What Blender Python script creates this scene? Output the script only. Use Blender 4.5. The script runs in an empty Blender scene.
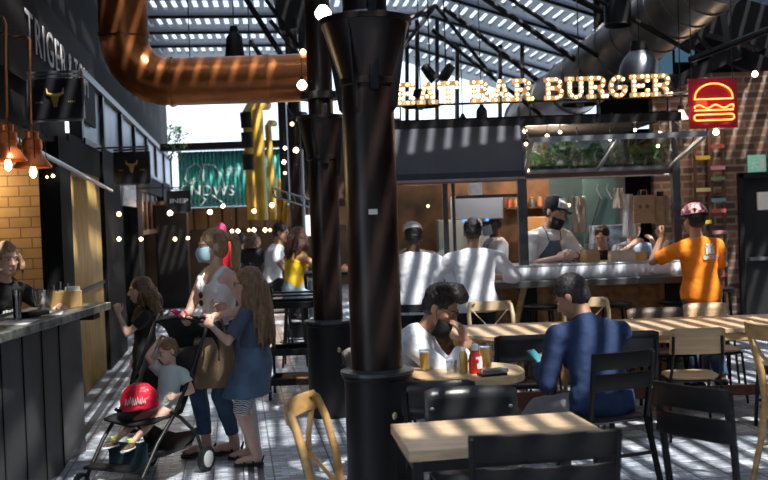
import bpy, bmesh, math, random
from mathutils import Vector as V, Matrix
random.seed(7)
R = math.radians
C = bpy.context.scene.collection
S = bpy.context.scene
# ---------------------------------------------------------------- camera
F = 1000.0; EYE = V((0, 0, 1.7)); PITCH = math.atan(25/1000); ROLL = R(2.0)
fwd = V((0, math.cos(PITCH), -math.sin(PITCH)))
u0 = V((0, math.sin(PITCH), math.cos(PITCH)))
cup = math.cos(ROLL)*u0 + math.sin(ROLL)*V((1, 0, 0))
crt = math.cos(ROLL)*V((1, 0, 0)) - math.sin(ROLL)*u0
def ray(u, v): return fwd + (u-384)/F*crt + (240-v)/F*cup
def pt(u, v, Y):
    r = ray(u, v); return EYE + r*(Y/r.y)
def pz(u, v, z):
    r = ray(u, v); return EYE + r*((z-EYE.z)/r.z)
def hit(u, v, p, n):
    r = ray(u, v); return EYE + r*((p-EYE).dot(n)/r.dot(n))
cam = bpy.data.cameras.new('camera'); co = bpy.data.objects.new('camera', cam); C.objects.link(co)
m = Matrix((crt, cup, -fwd)).transposed().to_4x4(); m.translation = EYE
co.matrix_world = m
cam.sensor_width = 36; cam.lens = 36*F/768; cam.clip_start = .05
cam.dof.use_dof = True; cam.dof.focus_distance = 6.7; cam.dof.aperture_fstop = 2.6
S.camera = co
# ---------------------------------------------------------------- materials
MC = {}
def mat(name, col, rough=.6, metal=0, var=.25, scale=6, bump=0, bscale=40, em=0, emc=None, stretch=(1, 1, 1), alpha=1, trans=0, sheen=0, spec=.5):
    if name in MC: return MC[name]
    m = bpy.data.materials.new(name); m.use_nodes = True; n = m.node_tree.nodes; l = m.node_tree.links
    b = n['Principled BSDF']
    tc = n.new('ShaderNodeTexCoord'); mp = n.new('ShaderNodeMapping'); mp.inputs['Scale'].default_value = stretch
    l.new(tc.outputs['Object'], mp.inputs[0])
    no = n.new('ShaderNodeTexNoise'); no.inputs['Scale'].default_value = scale; no.inputs['Detail'].default_value = 4
    l.new(mp.outputs[0], no.inputs['Vector'])
    mr = n.new('ShaderNodeMapRange'); mr.inputs[1].default_value = .3; mr.inputs[2].default_value = .7
    mr.inputs[3].default_value = 1-var; mr.inputs[4].default_value = 1+var*.6
    l.new(no.outputs[0], mr.inputs[0])
    mx = n.new('ShaderNodeMix'); mx.data_type = 'RGBA'; mx.blend_type = 'MULTIPLY'; mx.inputs[0].default_value = 1
    mx.inputs[6].default_value = (*col, 1); l.new(mr.outputs[0], mx.inputs[7])
    l.new(mx.outputs[2], b.inputs['Base Color'])
    b.inputs['Roughness'].default_value = rough; b.inputs['Metallic'].default_value = metal
    b.inputs['Specular IOR Level'].default_value = spec
    if trans: b.inputs['Transmission Weight'].default_value = trans
    if alpha < 1: b.inputs['Alpha'].default_value = alpha
    if sheen: b.inputs['Sheen Weight'].default_value = sheen
    if em:
        b.inputs['Emission Color'].default_value = (*(emc or col), 1); b.inputs['Emission Strength'].default_value = em
    if bump:
        n2 = n.new('ShaderNodeTexNoise'); n2.inputs['Scale'].default_value = bscale; l.new(mp.outputs[0], n2.inputs['Vector'])
        bp = n.new('ShaderNodeBump'); bp.inputs['Strength'].default_value = bump; bp.inputs['Distance'].default_value = .02
        l.new(n2.outputs[0], bp.inputs['Height']); l.new(bp.outputs[0], b.inputs['Normal'])
    MC[name] = m; return m
def clear(name, col=(1, 1, 1), mixf=.1, rough=.05):
    """thin window glass: mostly transparent with a gloss coat"""
    if name in MC: return MC[name]
    m = bpy.data.materials.new(name); m.use_nodes = True; n = m.node_tree.nodes; l = m.node_tree.links
    n.remove(n['Principled BSDF']); o = n['Material Output']
    t = n.new('ShaderNodeBsdfTransparent'); t.inputs[0].default_value = (*col, 1)
    g = n.new('ShaderNodeBsdfGlossy'); g.inputs['Roughness'].default_value = rough
    x = n.new('ShaderNodeMixShader'); x.inputs[0].default_value = mixf
    l.new(t.outputs[0], x.inputs[1]); l.new(g.outputs[0], x.inputs[2]); l.new(x.outputs[0], o.inputs[0])
    MC[name] = m; return m
def brickmat(name, c1, c2, mortar, w, h, msize=.012, rough=.8, rot=0, var=.4, coords='Object', rotx=0, noise=3, bump=.4, off=.5):
    m = bpy.data.materials.new(name); m.use_nodes = True; n = m.node_tree.nodes; l = m.node_tree.links
    b = n['Principled BSDF']; tc = n.new('ShaderNodeTexCoord'); mp = n.new('ShaderNodeMapping')
    mp.inputs['Rotation'].default_value = (rotx, 0, rot); l.new(tc.outputs[coords], mp.inputs[0])
    br = n.new('ShaderNodeTexBrick'); l.new(mp.outputs[0], br.inputs[0]); br.offset = off
    br.inputs['Color1'].default_value = (*c1, 1); br.inputs['Color2'].default_value = (*c2, 1); br.inputs['Mortar'].default_value = (*mortar, 1)
    br.inputs['Scale'].default_value = 1; br.inputs['Mortar Size'].default_value = msize
    br.inputs['Brick Width'].default_value = w; br.inputs['Row Height'].default_value = h
    no = n.new('ShaderNodeTexNoise'); no.inputs['Scale'].default_value = noise; no.inputs['Detail'].default_value = 5; l.new(mp.outputs[0], no.inputs['Vector'])
    mr = n.new('ShaderNodeMapRange'); mr.inputs[1].default_value = .3; mr.inputs[2].default_value = .7; mr.inputs[3].default_value = 1-var; mr.inputs[4].default_value = 1+var*.6
    l.new(no.outputs[0], mr.inputs[0])
    mx = n.new('ShaderNodeMix'); mx.data_type = 'RGBA'; mx.blend_type = 'MULTIPLY'; mx.inputs[0].default_value = 1
    l.new(br.outputs[0], mx.inputs[6]); l.new(mr.outputs[0], mx.inputs[7]); l.new(mx.outputs[2], b.inputs['Base Color'])
    b.inputs['Roughness'].default_value = rough
    bp = n.new('ShaderNodeBump'); bp.inputs['Strength'].default_value = bump; bp.inputs['Distance'].default_value = .01; bp.invert = True
    l.new(br.outputs['Fac'], bp.inputs['Height']); l.new(bp.outputs[0], b.inputs['Normal'])
    return m
# ---------------------------------------------------------------- mesh builder
class MB:
    def __init__(s): s.v = []; s.f = []
    def add(s, vs, fs):
        k = len(s.v); s.v += [V(p) for p in vs]; s.f += [[i+k for i in f] for f in fs]; return s
    def box(s, c, d, rot=None):
        c = V(c); x, y, z = [a/2 for a in d]
        vs = [V((i*x, j*y, k*z)) for i in (-1, 1) for j in (-1, 1) for k in (-1, 1)]
        if rot is not None: vs = [rot @ p for p in vs]
        return s.add([p+c for p in vs], [(0, 1, 3, 2), (4, 6, 7, 5), (0, 4, 5, 1), (2, 3, 7, 6), (0, 2, 6, 4), (1, 5, 7, 3)])
    def box2(s, a, b):
        a = V(a); b = V(b); return s.box((a+b)/2, [abs(q) for q in (b-a)])
    def bar(s, p, q, w, h, up=(0, 0, 1)):
        p = V(p); q = V(q); d = (q-p); L = d.length; d.normalize(); up = V(up)
        if abs(d.dot(up)) > .99: up = V((0, 1, 0))
        x = d.cross(up).normalized(); z = x.cross(d)
        return s.box((p+q)/2, (w, L, h), Matrix((x, d, z)).transposed())
    def tube(s, pts, r, seg=10, cap=True, flat=1, up=None):
        pts = [V(p) for p in pts]; n = len(pts); rs = r if isinstance(r, (list, tuple)) else [r]*n
        k = len(s.v); N = None
        for i, p in enumerate(pts):
            t = (pts[min(i+1, n-1)]-pts[max(i-1, 0)]).normalized()
            if N is None:
                a = V(up) if up is not None else (V((0, 0, 1)) if abs(t.z) < .9 else V((0, 1, 0)))
                N = (a-t*a.dot(t)).normalized()
            else: N = (N-t*N.dot(t)).normalized()
            B = t.cross(N)
            for j in range(seg):
                a = 2*math.pi*j/seg; s.v.append(p+N*math.cos(a)*rs[i]*flat+B*math.sin(a)*rs[i])
        for i in range(n-1):
            for j in range(seg):
                a = k+i*seg+j; b = k+i*seg+(j+1) % seg; s.f.append([a, b, b+seg, a+seg])
        if cap: s.f.append([k+j for j in range(seg)][::-1]); s.f.append([k+(n-1)*seg+j for j in range(seg)])
        return s
    def cone(s, p, r0, q, r1, seg=14, rnd=True):
        """round ended tapered limb"""
        p = V(p); q = V(q); d = (q-p).normalized()
        P = []; Rr = []
        if rnd:
            for a in (80, 55, 28): P.append(p-d*math.sin(R(a))*r0); Rr.append(math.cos(R(a))*r0)
        for t in (0, .33, .67, 1): P.append(p.lerp(q, t)); Rr.append(r0+(r1-r0)*t)
        if rnd:
            for a in (28, 55, 80): P.append(q+d*math.sin(R(a))*r1); Rr.append(math.cos(R(a))*r1)
        return s.tube(P, Rr, seg)
    def chain(s, pts, rs, seg=14):
        for i in range(len(pts)-1): s.cone(pts[i], rs[i], pts[i+1], rs[i+1], seg)
        return s
    def lathe(s, prof, c=(0, 0, 0), seg=24, rot=None, caps=True):
        c = V(c); k = len(s.v); n = len(prof)
        for r, z in prof:
            for j in range(seg):
                a = 2*math.pi*j/seg; p = V((r*math.cos(a), r*math.sin(a), z))
                s.v.append(c+(rot @ p if rot is not None else p))
        for i in range(n-1):
            for j in range(seg):
                a = k+i*seg+j; b = k+i*seg+(j+1) % seg; s.f.append([a, b, b+seg, a+seg])
        if caps: s.f.append([k+j for j in range(seg)][::-1]); s.f.append([k+(n-1)*seg+j for j in range(seg)])
        return s
    def ell(s, c, rad, rot=None, seg=16, rings=10):
        prof = []
        k = len(s.v); c = V(c)
        top = []
        vs = []; fs = []
        for i in range(1, rings):
            ph = math.pi*i/rings
            for j in range(seg):
                a = 2*math.pi*j/seg; vs.append(V((math.sin(ph)*math.cos(a)*rad[0], math.sin(ph)*math.sin(a)*rad[1], math.cos(ph)*rad[2])))
        vs.append(V((0, 0, rad[2]))); vs.append(V((0, 0, -rad[2]))); T = len(vs)-2
        for i in range(rings-2):
            for j in range(seg):
                a = i*seg+j; b = i*seg+(j+1) % seg; fs.append([a, a+seg, b+seg, b])
        for j in range(seg):
            fs.append([T, j, (j+1) % seg]); a = (rings-2)*seg; fs.append([T+1, a+(j+1) % seg, a+j])
        return s.add([c+(rot @ p if rot is not None else p) for p in vs], fs)
    def loft(s, rings, seg=20, cap=True, power=2.3):
        """rings: (centre, right vec, fwd vec, halfwidth, halfdepth)"""
        k = len(s.v); n = len(rings)
        for c, rv, fv, w, d in rings:
            for j in range(seg):
                a = 2*math.pi*j/seg; ca, sa = math.cos(a), math.sin(a)
                x = math.copysign(abs(ca)**(2/power), ca); y = math.copysign(abs(sa)**(2/power), sa)
                s.v.append(V(c)+V(rv)*x*w+V(fv)*y*d)
        for i in range(n-1):
            for j in range(seg):
                a = k+i*seg+j; b = k+i*seg+(j+1) % seg; s.f.append([a, b, b+seg, a+seg])
        if cap: s.f.append([k+j for j in range(seg)][::-1]); s.f.append([k+(n-1)*seg+j for j in range(seg)])
        return s
    def prism(s, poly, o, x, y, t):
        """polygon in plane (o,x,y), extruded by vector t"""
        o = V(o); x = V(x); y = V(y); t = V(t); n = len(poly)
        a = [o+x*p[0]+y*p[1] for p in poly]
        vs = a+[p+t for p in a]
        return s.add(vs, [list(range(n))[::-1], list(range(n, 2*n))]+[[i, (i+1) % n, n+(i+1) % n, n+i] for i in range(n)])
    def grid(s, rows, thick=0):
        nr = len(rows); nc = len(rows[0]); k = len(s.v)
        for r in rows: s.v += [V(p) for p in r]
        for i in range(nr-1):
            for j in range(nc-1):
                a = k+i*nc+j; s.f.append([a, a+1, a+nc+1, a+nc])
        return s
    def xf(s, M):
        s.v = [M @ p for p in s.v]; return s
    def mesh(s, name):
        me = bpy.data.meshes.new(name); me.from_pydata([tuple(p) for p in s.v], [], s.f); me.update()
        bm = bmesh.new(); bm.from_mesh(me); bmesh.ops.recalc_face_normals(bm, faces=bm.faces); bm.to_mesh(me); bm.free()
        return me
    def build(s, name, m, parent=None, org=None, bevel=0, smooth=True, solid=0, sub=0, loc=None):
        """org: world origin the vertices are taken relative to"""
        o0 = org
        if parent is None and org is None and loc is None:
            n = max(1, len(s.v)); xs = [p.x for p in s.v]; ys = [p.y for p in s.v]; zs = [p.z for p in s.v]
            o0 = V(((min(xs)+max(xs))/2, (min(ys)+max(ys))/2, min(zs)))
        if o0 is not None: s.v = [p-V(o0) for p in s.v]
        me = s.mesh(name); ob = bpy.data.objects.new(name, me); C.objects.link(ob)
        if m: me.materials.append(m)
        if parent is not None: ob.parent = parent
        elif o0 is not None: ob.location = o0
        if loc is not None: ob.location = loc
        if solid:
            md = ob.modifiers.new('solid', 'SOLIDIFY'); md.thickness = solid; md.offset = 0
        if bevel:
            md = ob.modifiers.new('bevel', 'BEVEL'); md.width = bevel; md.segments = 2; md.limit_method = 'ANGLE'; md.angle_limit = R(40)
        if sub:
            md = ob.modifiers.new('sub', 'SUBSURF'); md.levels = sub; md.render_levels = sub
        if smooth:
            me.shade_smooth(); me.set_sharp_from_angle(angle=R(38))
        return ob
def tag(o, label=None, cat=None, group=None, kind=None):
    if label: o['label'] = label
    if cat: o['category'] = cat
    if group: o['group'] = group
    if kind: o['kind'] = kind
    return o
def thing(name, label, cat, loc=(0, 0, 0), face=None, group=None):
    """Empty at the base; face = direction of its +y"""
    o = bpy.data.objects.new(name, None); C.objects.link(o); o.empty_display_size = .1
    o.location = V(loc)
    if face is not None: o.rotation_euler.z = math.atan2(-face[0], face[1])
    return tag(o, label, cat, group)
def dup(o, loc=None, face=None, label=None, group=None, scale=None):
    def cp(a, par):
        c = a.copy(); C.objects.link(c)
        if par is not None: c.parent = par
        for ch in list(a.children): cp(ch, c)
        return c
    c = cp(o, None)
    if loc is not None: c.location = V(loc)
    if face is not None: c.rotation_euler.z = math.atan2(-face[0], face[1])
    if label: c['label'] = label
    if group: c['group'] = group
    if scale: c.scale = (scale,)*3
    return c
def text(body, size, ext, m, name, parent=None, mtx=None, bold=0, width=None, align='CENTER', spacing=1):
    cu = bpy.data.curves.new('t', 'FONT'); cu.body = body; cu.size = size; cu.extrude = ext; cu.align_x = align; cu.align_y = 'CENTER'; cu.offset = bold; cu.space_character = spacing
    t = bpy.data.objects.new('t', cu); C.objects.link(t)
    dg = bpy.context.evaluated_depsgraph_get(); me = bpy.data.meshes.new_from_object(t.evaluated_get(dg))
    bpy.data.objects.remove(t)
    if width:
        xs = [v.co.x for v in me.vertices]; k = width/(max(xs)-min(xs))
        for v in me.vertices: v.co.x *= k
    if mtx is not None: me.transform(mtx)
    me.materials.clear(); me.materials.append(m)
    o = bpy.data.objects.new(name, me); C.objects.link(o)
    if parent is not None: o.parent = parent
    return o
def frame(x, y, z, o=(0, 0, 0)):
    m = Matrix((V(x).normalized(), V(y).normalized(), V(z).normalized())).transposed().to_4x4(); m.translation = V(o); return m
def struct(o): o['kind'] = 'structure'; return o
TEXC = bpy.data.textures.new('folds', 'CLOUDS'); TEXC.noise_scale = .09; TEXC.noise_depth = 2
TEXH = bpy.data.textures.new('locks', 'CLOUDS'); TEXH.noise_scale = .022
def remesh(mb, voxel, it=4, fac=.5, fold=0, tex=None):
    me = mb.mesh('tmp'); o = bpy.data.objects.new('tmp', me); C.objects.link(o)
    md = o.modifiers.new('r', 'REMESH'); md.mode = 'VOXEL'; md.voxel_size = voxel
    if it:
        sm = o.modifiers.new('s', 'SMOOTH'); sm.factor = fac; sm.iterations = it
    if fold:
        dm = o.modifiers.new('d', 'DISPLACE'); dm.texture = tex or TEXC; dm.strength = fold; dm.mid_level = .42
    dg = bpy.context.evaluated_depsgraph_get(); dg.update(); r = bpy.data.meshes.new_from_object(o.evaluated_get(dg))
    bpy.data.objects.remove(o); bpy.data.meshes.remove(me); r.shade_smooth(); return r
def joinmesh(a, b):
    bm = bmesh.new(); bm.from_mesh(a); bm.from_mesh(b); bm.to_mesh(a); bm.free(); a.shade_smooth(); return a
def meshobj(name, me, m, parent=None):
    me.materials.clear(); me.materials.append(m)
    o = bpy.data.objects.new(name, me); C.objects.link(o)
    if parent is not None: o.parent = parent
    return o

# palette
BLK = mat('black_painted_iron', (.012, .011, .012), .42, .0, .3, 5, spec=.3)
BLKW = mat('black_stained_wood', (.008, .0075, .008), .45, 0, .4, 5, spec=.3)
BLKM = mat('black_tube_steel', (.012, .012, .013), .4, .2, .2, spec=.35)
STEEL = mat('brushed_steel', (.45, .46, .48), .35, .9, .2, 20)
GREYM = mat('grey_spun_metal', (.22, .23, .25), .35, .8, .3, 8)
WOODL = mat('pale_oak', (.62, .44, .26), .45, 0, .25, 5, stretch=(1, 7, 7))
WOODO = mat('honey_wood', (.6, .36, .14), .5, 0, .35, 5, stretch=(1, 8, 8))
WOODT = mat('tabletop_wood', (.66, .47, .29), .42, 0, .25, 6, stretch=(.6, 7, 7))
WOODB = mat('bent_beech', (.55, .33, .13), .42, 0, .3, 9, stretch=(1, 1, 3))
DWOOD = mat('dark_brown_wood', (.07, .035, .02), .5, 0, .4, 5, stretch=(1, 6, 1))
RWOOD = mat('reddish_wood', (.12, .03, .015), .5, 0, .3, 5)
COPPER = mat('copper', (.75, .27, .1), .28, .9, .25, 8)
WARM = mat('warm_bulb', (1, .75, .45), .4, 0, 0, em=14, emc=(1, .72, .38))
WARMS = mat('warm_bulb_soft', (1, .7, .4), .4, 0, 0, em=5, emc=(1, .6, .28))
HOTW = mat('white_globe_bulb', (1, .95, .9), .4, 0, 0, em=10, emc=(1, .9, .82))
WHITE = mat('white_paint', (.8, .8, .8), .5, 0, .08)
PAPER = mat('paper', (.75, .75, .73), .7, 0, .1)
# ================================================================ SETTING
A = V((-.1477, .989, 0)); N = V((.989, .1477, 0)); FO = V((-3.2, 11, 0)); AY = math.atan2(.1477, .989)
ROTA = Matrix(((N.x, A.x, 0), (N.y, A.y, 0), (0, 0, 1)))
def FP(a, z, off=0): return FO + A*a + N*off + V((0, 0, z))
def fa(u, v=220): 
    p = hit(u, v, FO, N); return (p-FO).dot(A)
def fbox(mb, a0, a1, z0, z1, o0, o1):
    c = FP((a0+a1)/2, (z0+z1)/2, (o0+o1)/2); return mb.box(c, (abs(o1-o0), abs(a1-a0), abs(z1-z0)), ROTA)
# floor: printed cement tiles with dark border bands
def floor_material():
    m = bpy.data.materials.new('cement_tile_floor'); m.use_nodes = True; n = m.node_tree.nodes; l = m.node_tree.links; b = n['Principled BSDF']
    tc = n.new('ShaderNodeTexCoord'); mp = n.new('ShaderNodeMapping'); mp.inputs['Rotation'].default_value = (0, 0, -AY); l.new(tc.outputs['Object'], mp.inputs[0])
    def mix(f, a, c, bt='MIX'):
        x = n.new('ShaderNodeMix'); x.data_type = 'RGBA'; x.blend_type = bt
        for s, q in ((0, f), (6, a), (7, c)):
            if isinstance(q, (int, float)): x.inputs[s].default_value = q
            elif isinstance(q, tuple): x.inputs[s].default_value = (*q, 1)
            else: l.new(q, x.inputs[s])
        return x.outputs[2]
    def math_(op, a, c=None):
        x = n.new('ShaderNodeMath'); x.operation = op
        for s, q in ((0, a), (1, c)):
            if q is None: continue
            if isinstance(q, (int, float)): x.inputs[s].default_value = q
            else: l.new(q, x.inputs[s])
        return x.outputs[0]
    br = n.new('ShaderNodeTexBrick'); br.offset = 0; l.new(mp.outputs[0], br.inputs[0])
    for k, v in (('Color1', (.48, .55, .64, 1)), ('Color2', (.8, .85, .92, 1)), ('Mortar', (.16, .17, .19, 1))): br.inputs[k].default_value = v
    br.inputs['Scale'].default_value = 1; br.inputs['Brick Width'].default_value = .2; br.inputs['Row Height'].default_value = .2; br.inputs['Mortar Size'].default_value = .006
    br2 = n.new('ShaderNodeTexBrick'); br2.offset = .5; l.new(mp.outputs[0], br2.inputs[0])
    for k, v in (('Color1', (.45, .47, .5, 1)), ('Color2', (1.25, 1.25, 1.25, 1)), ('Mortar', (.5, .5, .55, 1))): br2.inputs[k].default_value = v
    br2.inputs['Scale'].default_value = 1; br2.inputs['Brick Width'].default_value = .1; br2.inputs['Row Height'].default_value = .05; br2.inputs['Mortar Size'].default_value = .004
    no = n.new('ShaderNodeTexNoise'); no.inputs['Scale'].default_value = 2.5; no.inputs['Detail'].default_value = 6; l.new(mp.outputs[0], no.inputs['Vector'])
    mr = n.new('ShaderNodeMapRange'); mr.inputs[1].default_value = .3; mr.inputs[2].default_value = .7; mr.inputs[3].default_value = .6; mr.inputs[4].default_value = 1.15; l.new(no.outputs[0], mr.inputs[0])
    c = mix(1., br.outputs[0], br2.outputs[0], 'MULTIPLY'); c = mix(1., c, mr.outputs[0], 'MULTIPLY')
    sx = n.new('ShaderNodeSeparateXYZ'); l.new(mp.outputs[0], sx.inputs[0])
    def band(x0, w): return math_('LESS_THAN', math_('ABSOLUTE', math_('SUBTRACT', sx.outputs[0], x0)), w)
    for x0, w in ((.05, .022), (.115, .022), (-1.28, .035), (-1.4, .02)): c = mix(band(x0, w), c, (.045, .05, .065))
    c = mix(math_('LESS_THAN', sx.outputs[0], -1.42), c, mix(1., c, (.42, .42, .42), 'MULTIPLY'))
    l.new(c, b.inputs['Base Color']); b.inputs['Roughness'].default_value = .38
    bp = n.new('ShaderNodeBump'); bp.inputs['Strength'].default_value = .15; bp.invert = True; l.new(br.outputs['Fac'], bp.inputs['Height']); l.new(bp.outputs[0], b.inputs['Normal'])
    return m
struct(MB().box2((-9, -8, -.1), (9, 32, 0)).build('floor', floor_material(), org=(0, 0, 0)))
BLKWALL = mat('black_render', (.008, .008, .009), .9, 0, .4, 3, spec=.15)
PANEL = mat('dark_counter_panel', (.055, .058, .062), .55, 0, .35, 3, stretch=(1, 1, .2))
SUNY = mat('gold_corrugated_panel', (.42, .27, .09), .5, .2, .3, 5, stretch=(6, 6, .5))
FROST = mat('frosted_blue_panel', (.13, .17, .24), .4, 0, .5, 3)
TEAL = mat('teal_painted_sheet', (.06, .38, .35), .5, 0, .3, 4)
# --- left facade
mb = MB()
fbox(mb, -9, -1.55, 2.45, 6, -.2, 0); fbox(mb, -1.55, 14, 3.32, 6, -.2, 0); fbox(mb, -1.55, 14, 2.25, 2.58, -.2, .03)
struct(mb.build('wall_left', BLKWALL, org=FO))
a58, a70, a84, a100, a118 = fa(58), fa(70), fa(84), fa(100), fa(118)
def post(a0, a1, z1=2.5, o=.06):
    mb = MB(); fbox(mb, a0, a1, 0, z1, -.15, o); return struct(mb.build('trim_1', BLKWALL, org=FP(a0, 0)))
post(a58, a70-.05, 2.5, .03); post(a100, a118, 2.6); post(fa(134), fa(139)); post(fa(162), fa(169), 2.6); post(-9, -8.6); post(-5.0, -4.8)
# gold corrugated shutter
mb = MB(); a0, a1 = a70-.05, a100; k = 60; rows = [[], []]
for i in range(k*4+1):
    a = a0+(a1-a0)*i/(k*4); o = .0+.012*math.sin(i*math.pi/4)
    for j, z in enumerate((0, 2.5)): rows[j].append(FP(a, z, o))
mb.grid(rows); struct(mb.build('wall_left_panel', SUNY, org=FP(a0, 0), solid=.006))
for z in (1.02,): 
    mb = MB(); fbox(mb, a0, a1, z, z+.04, .0, .03); struct(mb.build('trim_2', BLK, org=FP(a0, z)))
# tiled stall interior behind the first bay
TILE = brickmat('amber_wall_tile', (.42, .27, .12), (.48, .32, .15), (.2, .13, .07), .2, .1, .006, .35, rot=0, rotx=R(90), var=.3, bump=.2)
mb = MB(); mb.box(FP(-1.3, 1.4, -1.98), (3.7, .06, 2.8), ROTA); struct(mb.build('wall_stall_back', TILE, org=FP(-1.3, 0, -1.9)))
mb = MB(); fbox(mb, -9, -1.3, 0, 2.8, -3.7, -3.6); struct(mb.build('wall_stall_side', BLKWALL, org=FP(-5, 0, -3.6)))
mb = MB(); fbox(mb, -9, -1.3, 2.45, 2.55, -3.7, -.2); struct(mb.build('ceiling_stall', BLKWALL, org=FP(-5, 2.45, -2)))
# shop interiors further on
GL = clear('dark_window_glass', (.7, .75, .78), .08)
mb = MB(); fbox(mb, a118, fa(134), 0.1, 2.25, -.06, -.05); struct(mb.build('window_1', GL, org=FP(1.5, 0)))
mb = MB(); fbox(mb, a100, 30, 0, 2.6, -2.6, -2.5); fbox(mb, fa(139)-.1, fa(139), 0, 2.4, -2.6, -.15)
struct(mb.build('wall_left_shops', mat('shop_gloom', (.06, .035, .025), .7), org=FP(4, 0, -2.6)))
mb = MB(); fbox(mb, fa(139), fa(162), 1.6, 2.25, -.1, -.02); struct(mb.build('window_2', clear('transom_glass', (.5, .45, .42), .1), org=FP(5, 1.6)))
mb = MB()
for u in (139, 143.5, 148, 152.5, 157, 161.5): fbox(mb, fa(u)-.03, fa(u)+.03, 1.5, 2.25, -.12, 0)
fbox(mb, fa(139), fa(162), 1.5, 1.58, -.12, .0); struct(mb.build('trim_3', DWOOD, org=FP(5, 1.5)))
mb = MB(); fbox(mb, fa(141), fa(151), 0, 1.5, -.5, -.45); struct(mb.build('door_1', DWOOD, org=FP(5, 0, -.5)))
# bluish panels on the band over the shops
ua = [fa(u) for u in (84, 106, 124, 137, 149, 158, 166, 173)]
for i in range(len(ua)-1):
    mb = MB(); fbox(mb, ua[i]+.07, ua[i+1]-.07, 2.6, 3.26, -.08, -.02)
    struct(mb.build('window_%d' % (i+3), FROST, org=FP(ua[i], 2.6)))
mb = MB()
for a in ua: fbox(mb, a-.07, a+.07, 2.55, 3.35, -.1, .03)
fbox(mb, ua[0], 14, 3.26, 3.34, -.1, .05); fbox(mb, ua[0], 14, 2.55, 2.61, -.1, .05)
struct(mb.build('trim_4', BLK, org=FP(0, 2.6)))
mb = MB(); mb.tube([FP(-6, 2.35, .12), FP(a100+.2, 2.1, .12)], .02); struct(mb.build('trim_5', STEEL, org=FP(-2, 2.2)))
# --- roof: level slatted roof, falling away to the right
ROOFM = mat('dark_roof_sheet', (.06, .075, .095), .45, .0, .4, 3)
Z0 = 5.2; XB = 3.5; SL = .3
def rz(b): return Z0-max(0, b-XB)*SL
def RP(b, a, dz=0): return N*b + A*a + V((0, 0, rz(b)+dz))
_n = ROOFM.node_tree.nodes; _l = ROOFM.node_tree.links; _t = _n.new('ShaderNodeBsdfTranslucent'); _t.inputs[0].default_value = (.75, .85, 1, 1); _x = _n.new('ShaderNodeMixShader'); _x.inputs[0].default_value = .12
_l.new(_n['Principled BSDF'].outputs[0], _x.inputs[1]); _l.new(_t.outputs[0], _x.inputs[2]); _l.new(_x.outputs[0], _n['Material Output'].inputs[0])
slats = MB(); fins = MB(); PI_ = 1.45
a = -7.0; rows_ = []
while a < 21.5:
    near = a < 12
    op = 1.0 if near else .7  # unseen near bays opened wider to let more sunlight through
    rows_.append((a, op)); 
    # opaque band a+op .. a+PI_
    for b0, b1 in ((-6.5, XB), (XB, 7.5)):
        c0, c1 = RP(b0, a+op), RP(b1, a+op); d0, d1 = RP(b0, a+PI_), RP(b1, a+PI_)
        up = V((0, 0, .05)); slats.add([c0, c1, d1, d0, c0+up, c1+up, d1+up, d0+up], [(0, 3, 2, 1), (4, 5, 6, 7), (0, 1, 5, 4), (2, 3, 7, 6), (1, 2, 6, 5), (3, 0, 4, 7)])
    b = -6.4
    while b < 7.4:
        w = .105 if near else .08
        c0, c1 = RP(b, a), RP(b+w, a); d0, d1 = RP(b+.03, a+op), RP(b+w+.03, a+op)
        up = V((0, 0, .05)); fins.add([c0, c1, d1, d0, c0+up, c1+up, d1+up, d0+up], [(0, 3, 2, 1), (4, 5, 6, 7), (0, 1, 5, 4), (2, 3, 7, 6), (1, 2, 6, 5), (3, 0, 4, 7)])
        b += .165
    a += PI_
struct(slats.build('ceiling', ROOFM, org=(0, 0, 5.2))); struct(fins.build('ceiling_fins', ROOFM, org=(0, 0, 5.2)))
# purlins under the roof
mb = MB()
for i, (a, op) in enumerate(rows_):
    if a > 11:
        mb.bar(RP(-6.5, a-.3, -.03), RP(XB, a-.3, -.03), .05, .05); mb.bar(RP(XB, a-.3, -.03), RP(7.4, a-.3, -.03), .05, .05)
struct(mb.build('trim_6', BLK, org=(0, 0, 5)))
# roof trusses: black rods
TR = [((436, 6), (492, 76), 13), ((444, 8), (560, 98), 13.5), ((432, 30), (545, 118), 12.5), ((478, -6), (602, 78), 12), ((500, -8), (640, 84), 11.5), ((566, -6), (640, 30), 11), ((585, -8), (690, 52), 10.5),
      ((243, -6), (283, 58), 12), ((262, -6), (300, 48), 12), ((250, 40), (285, 92), 14), ((270, 20), (310, 70), 11.5), ((403, 22), (436, 6), 13), ((393, 60), (434, 8), 13), ((292, 118), (272, 84), 14), ((660, -5), (720, 60), 11), ((690, 60), (768, 30), 10)]
for i, (p, q, Y) in enumerate(TR):
    struct(MB().tube([pt(*p, Y), pt(*q, Y+.2)], .036 if i % 2 else .026, 8).build('trim_%d' % (i+10), BLK))
for p, q, Y, w in (((300, -5), (306, 60), 12, .25), ((285, -5), (292, 30), 12.5, .3), ((282, 100), (286, 200), 13, .2), ((672, 84), (738, 52), 10, .12), ((650, -10), (700, 40), 12, .3), ((725, -5), (735, 60), 11, .2), ((620, -10), (768, 30), 12.2, .5), ((640, 15), (768, 70), 12.6, .25)):
    struct(MB().bar(pt(*p, Y), pt(*q, Y), w*.5, w).build('trim_30', BLK))
# gable mullions against the sky
for u, w in ((407, .05), (417, .05), (437, .07), (457, .16), (500, .06), (522, .06)):
    struct(MB().bar(pt(u, 128, 15), pt(u, 20 if u < 450 else 45, 15), .06, w).build('trim_31', BLK))
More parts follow.
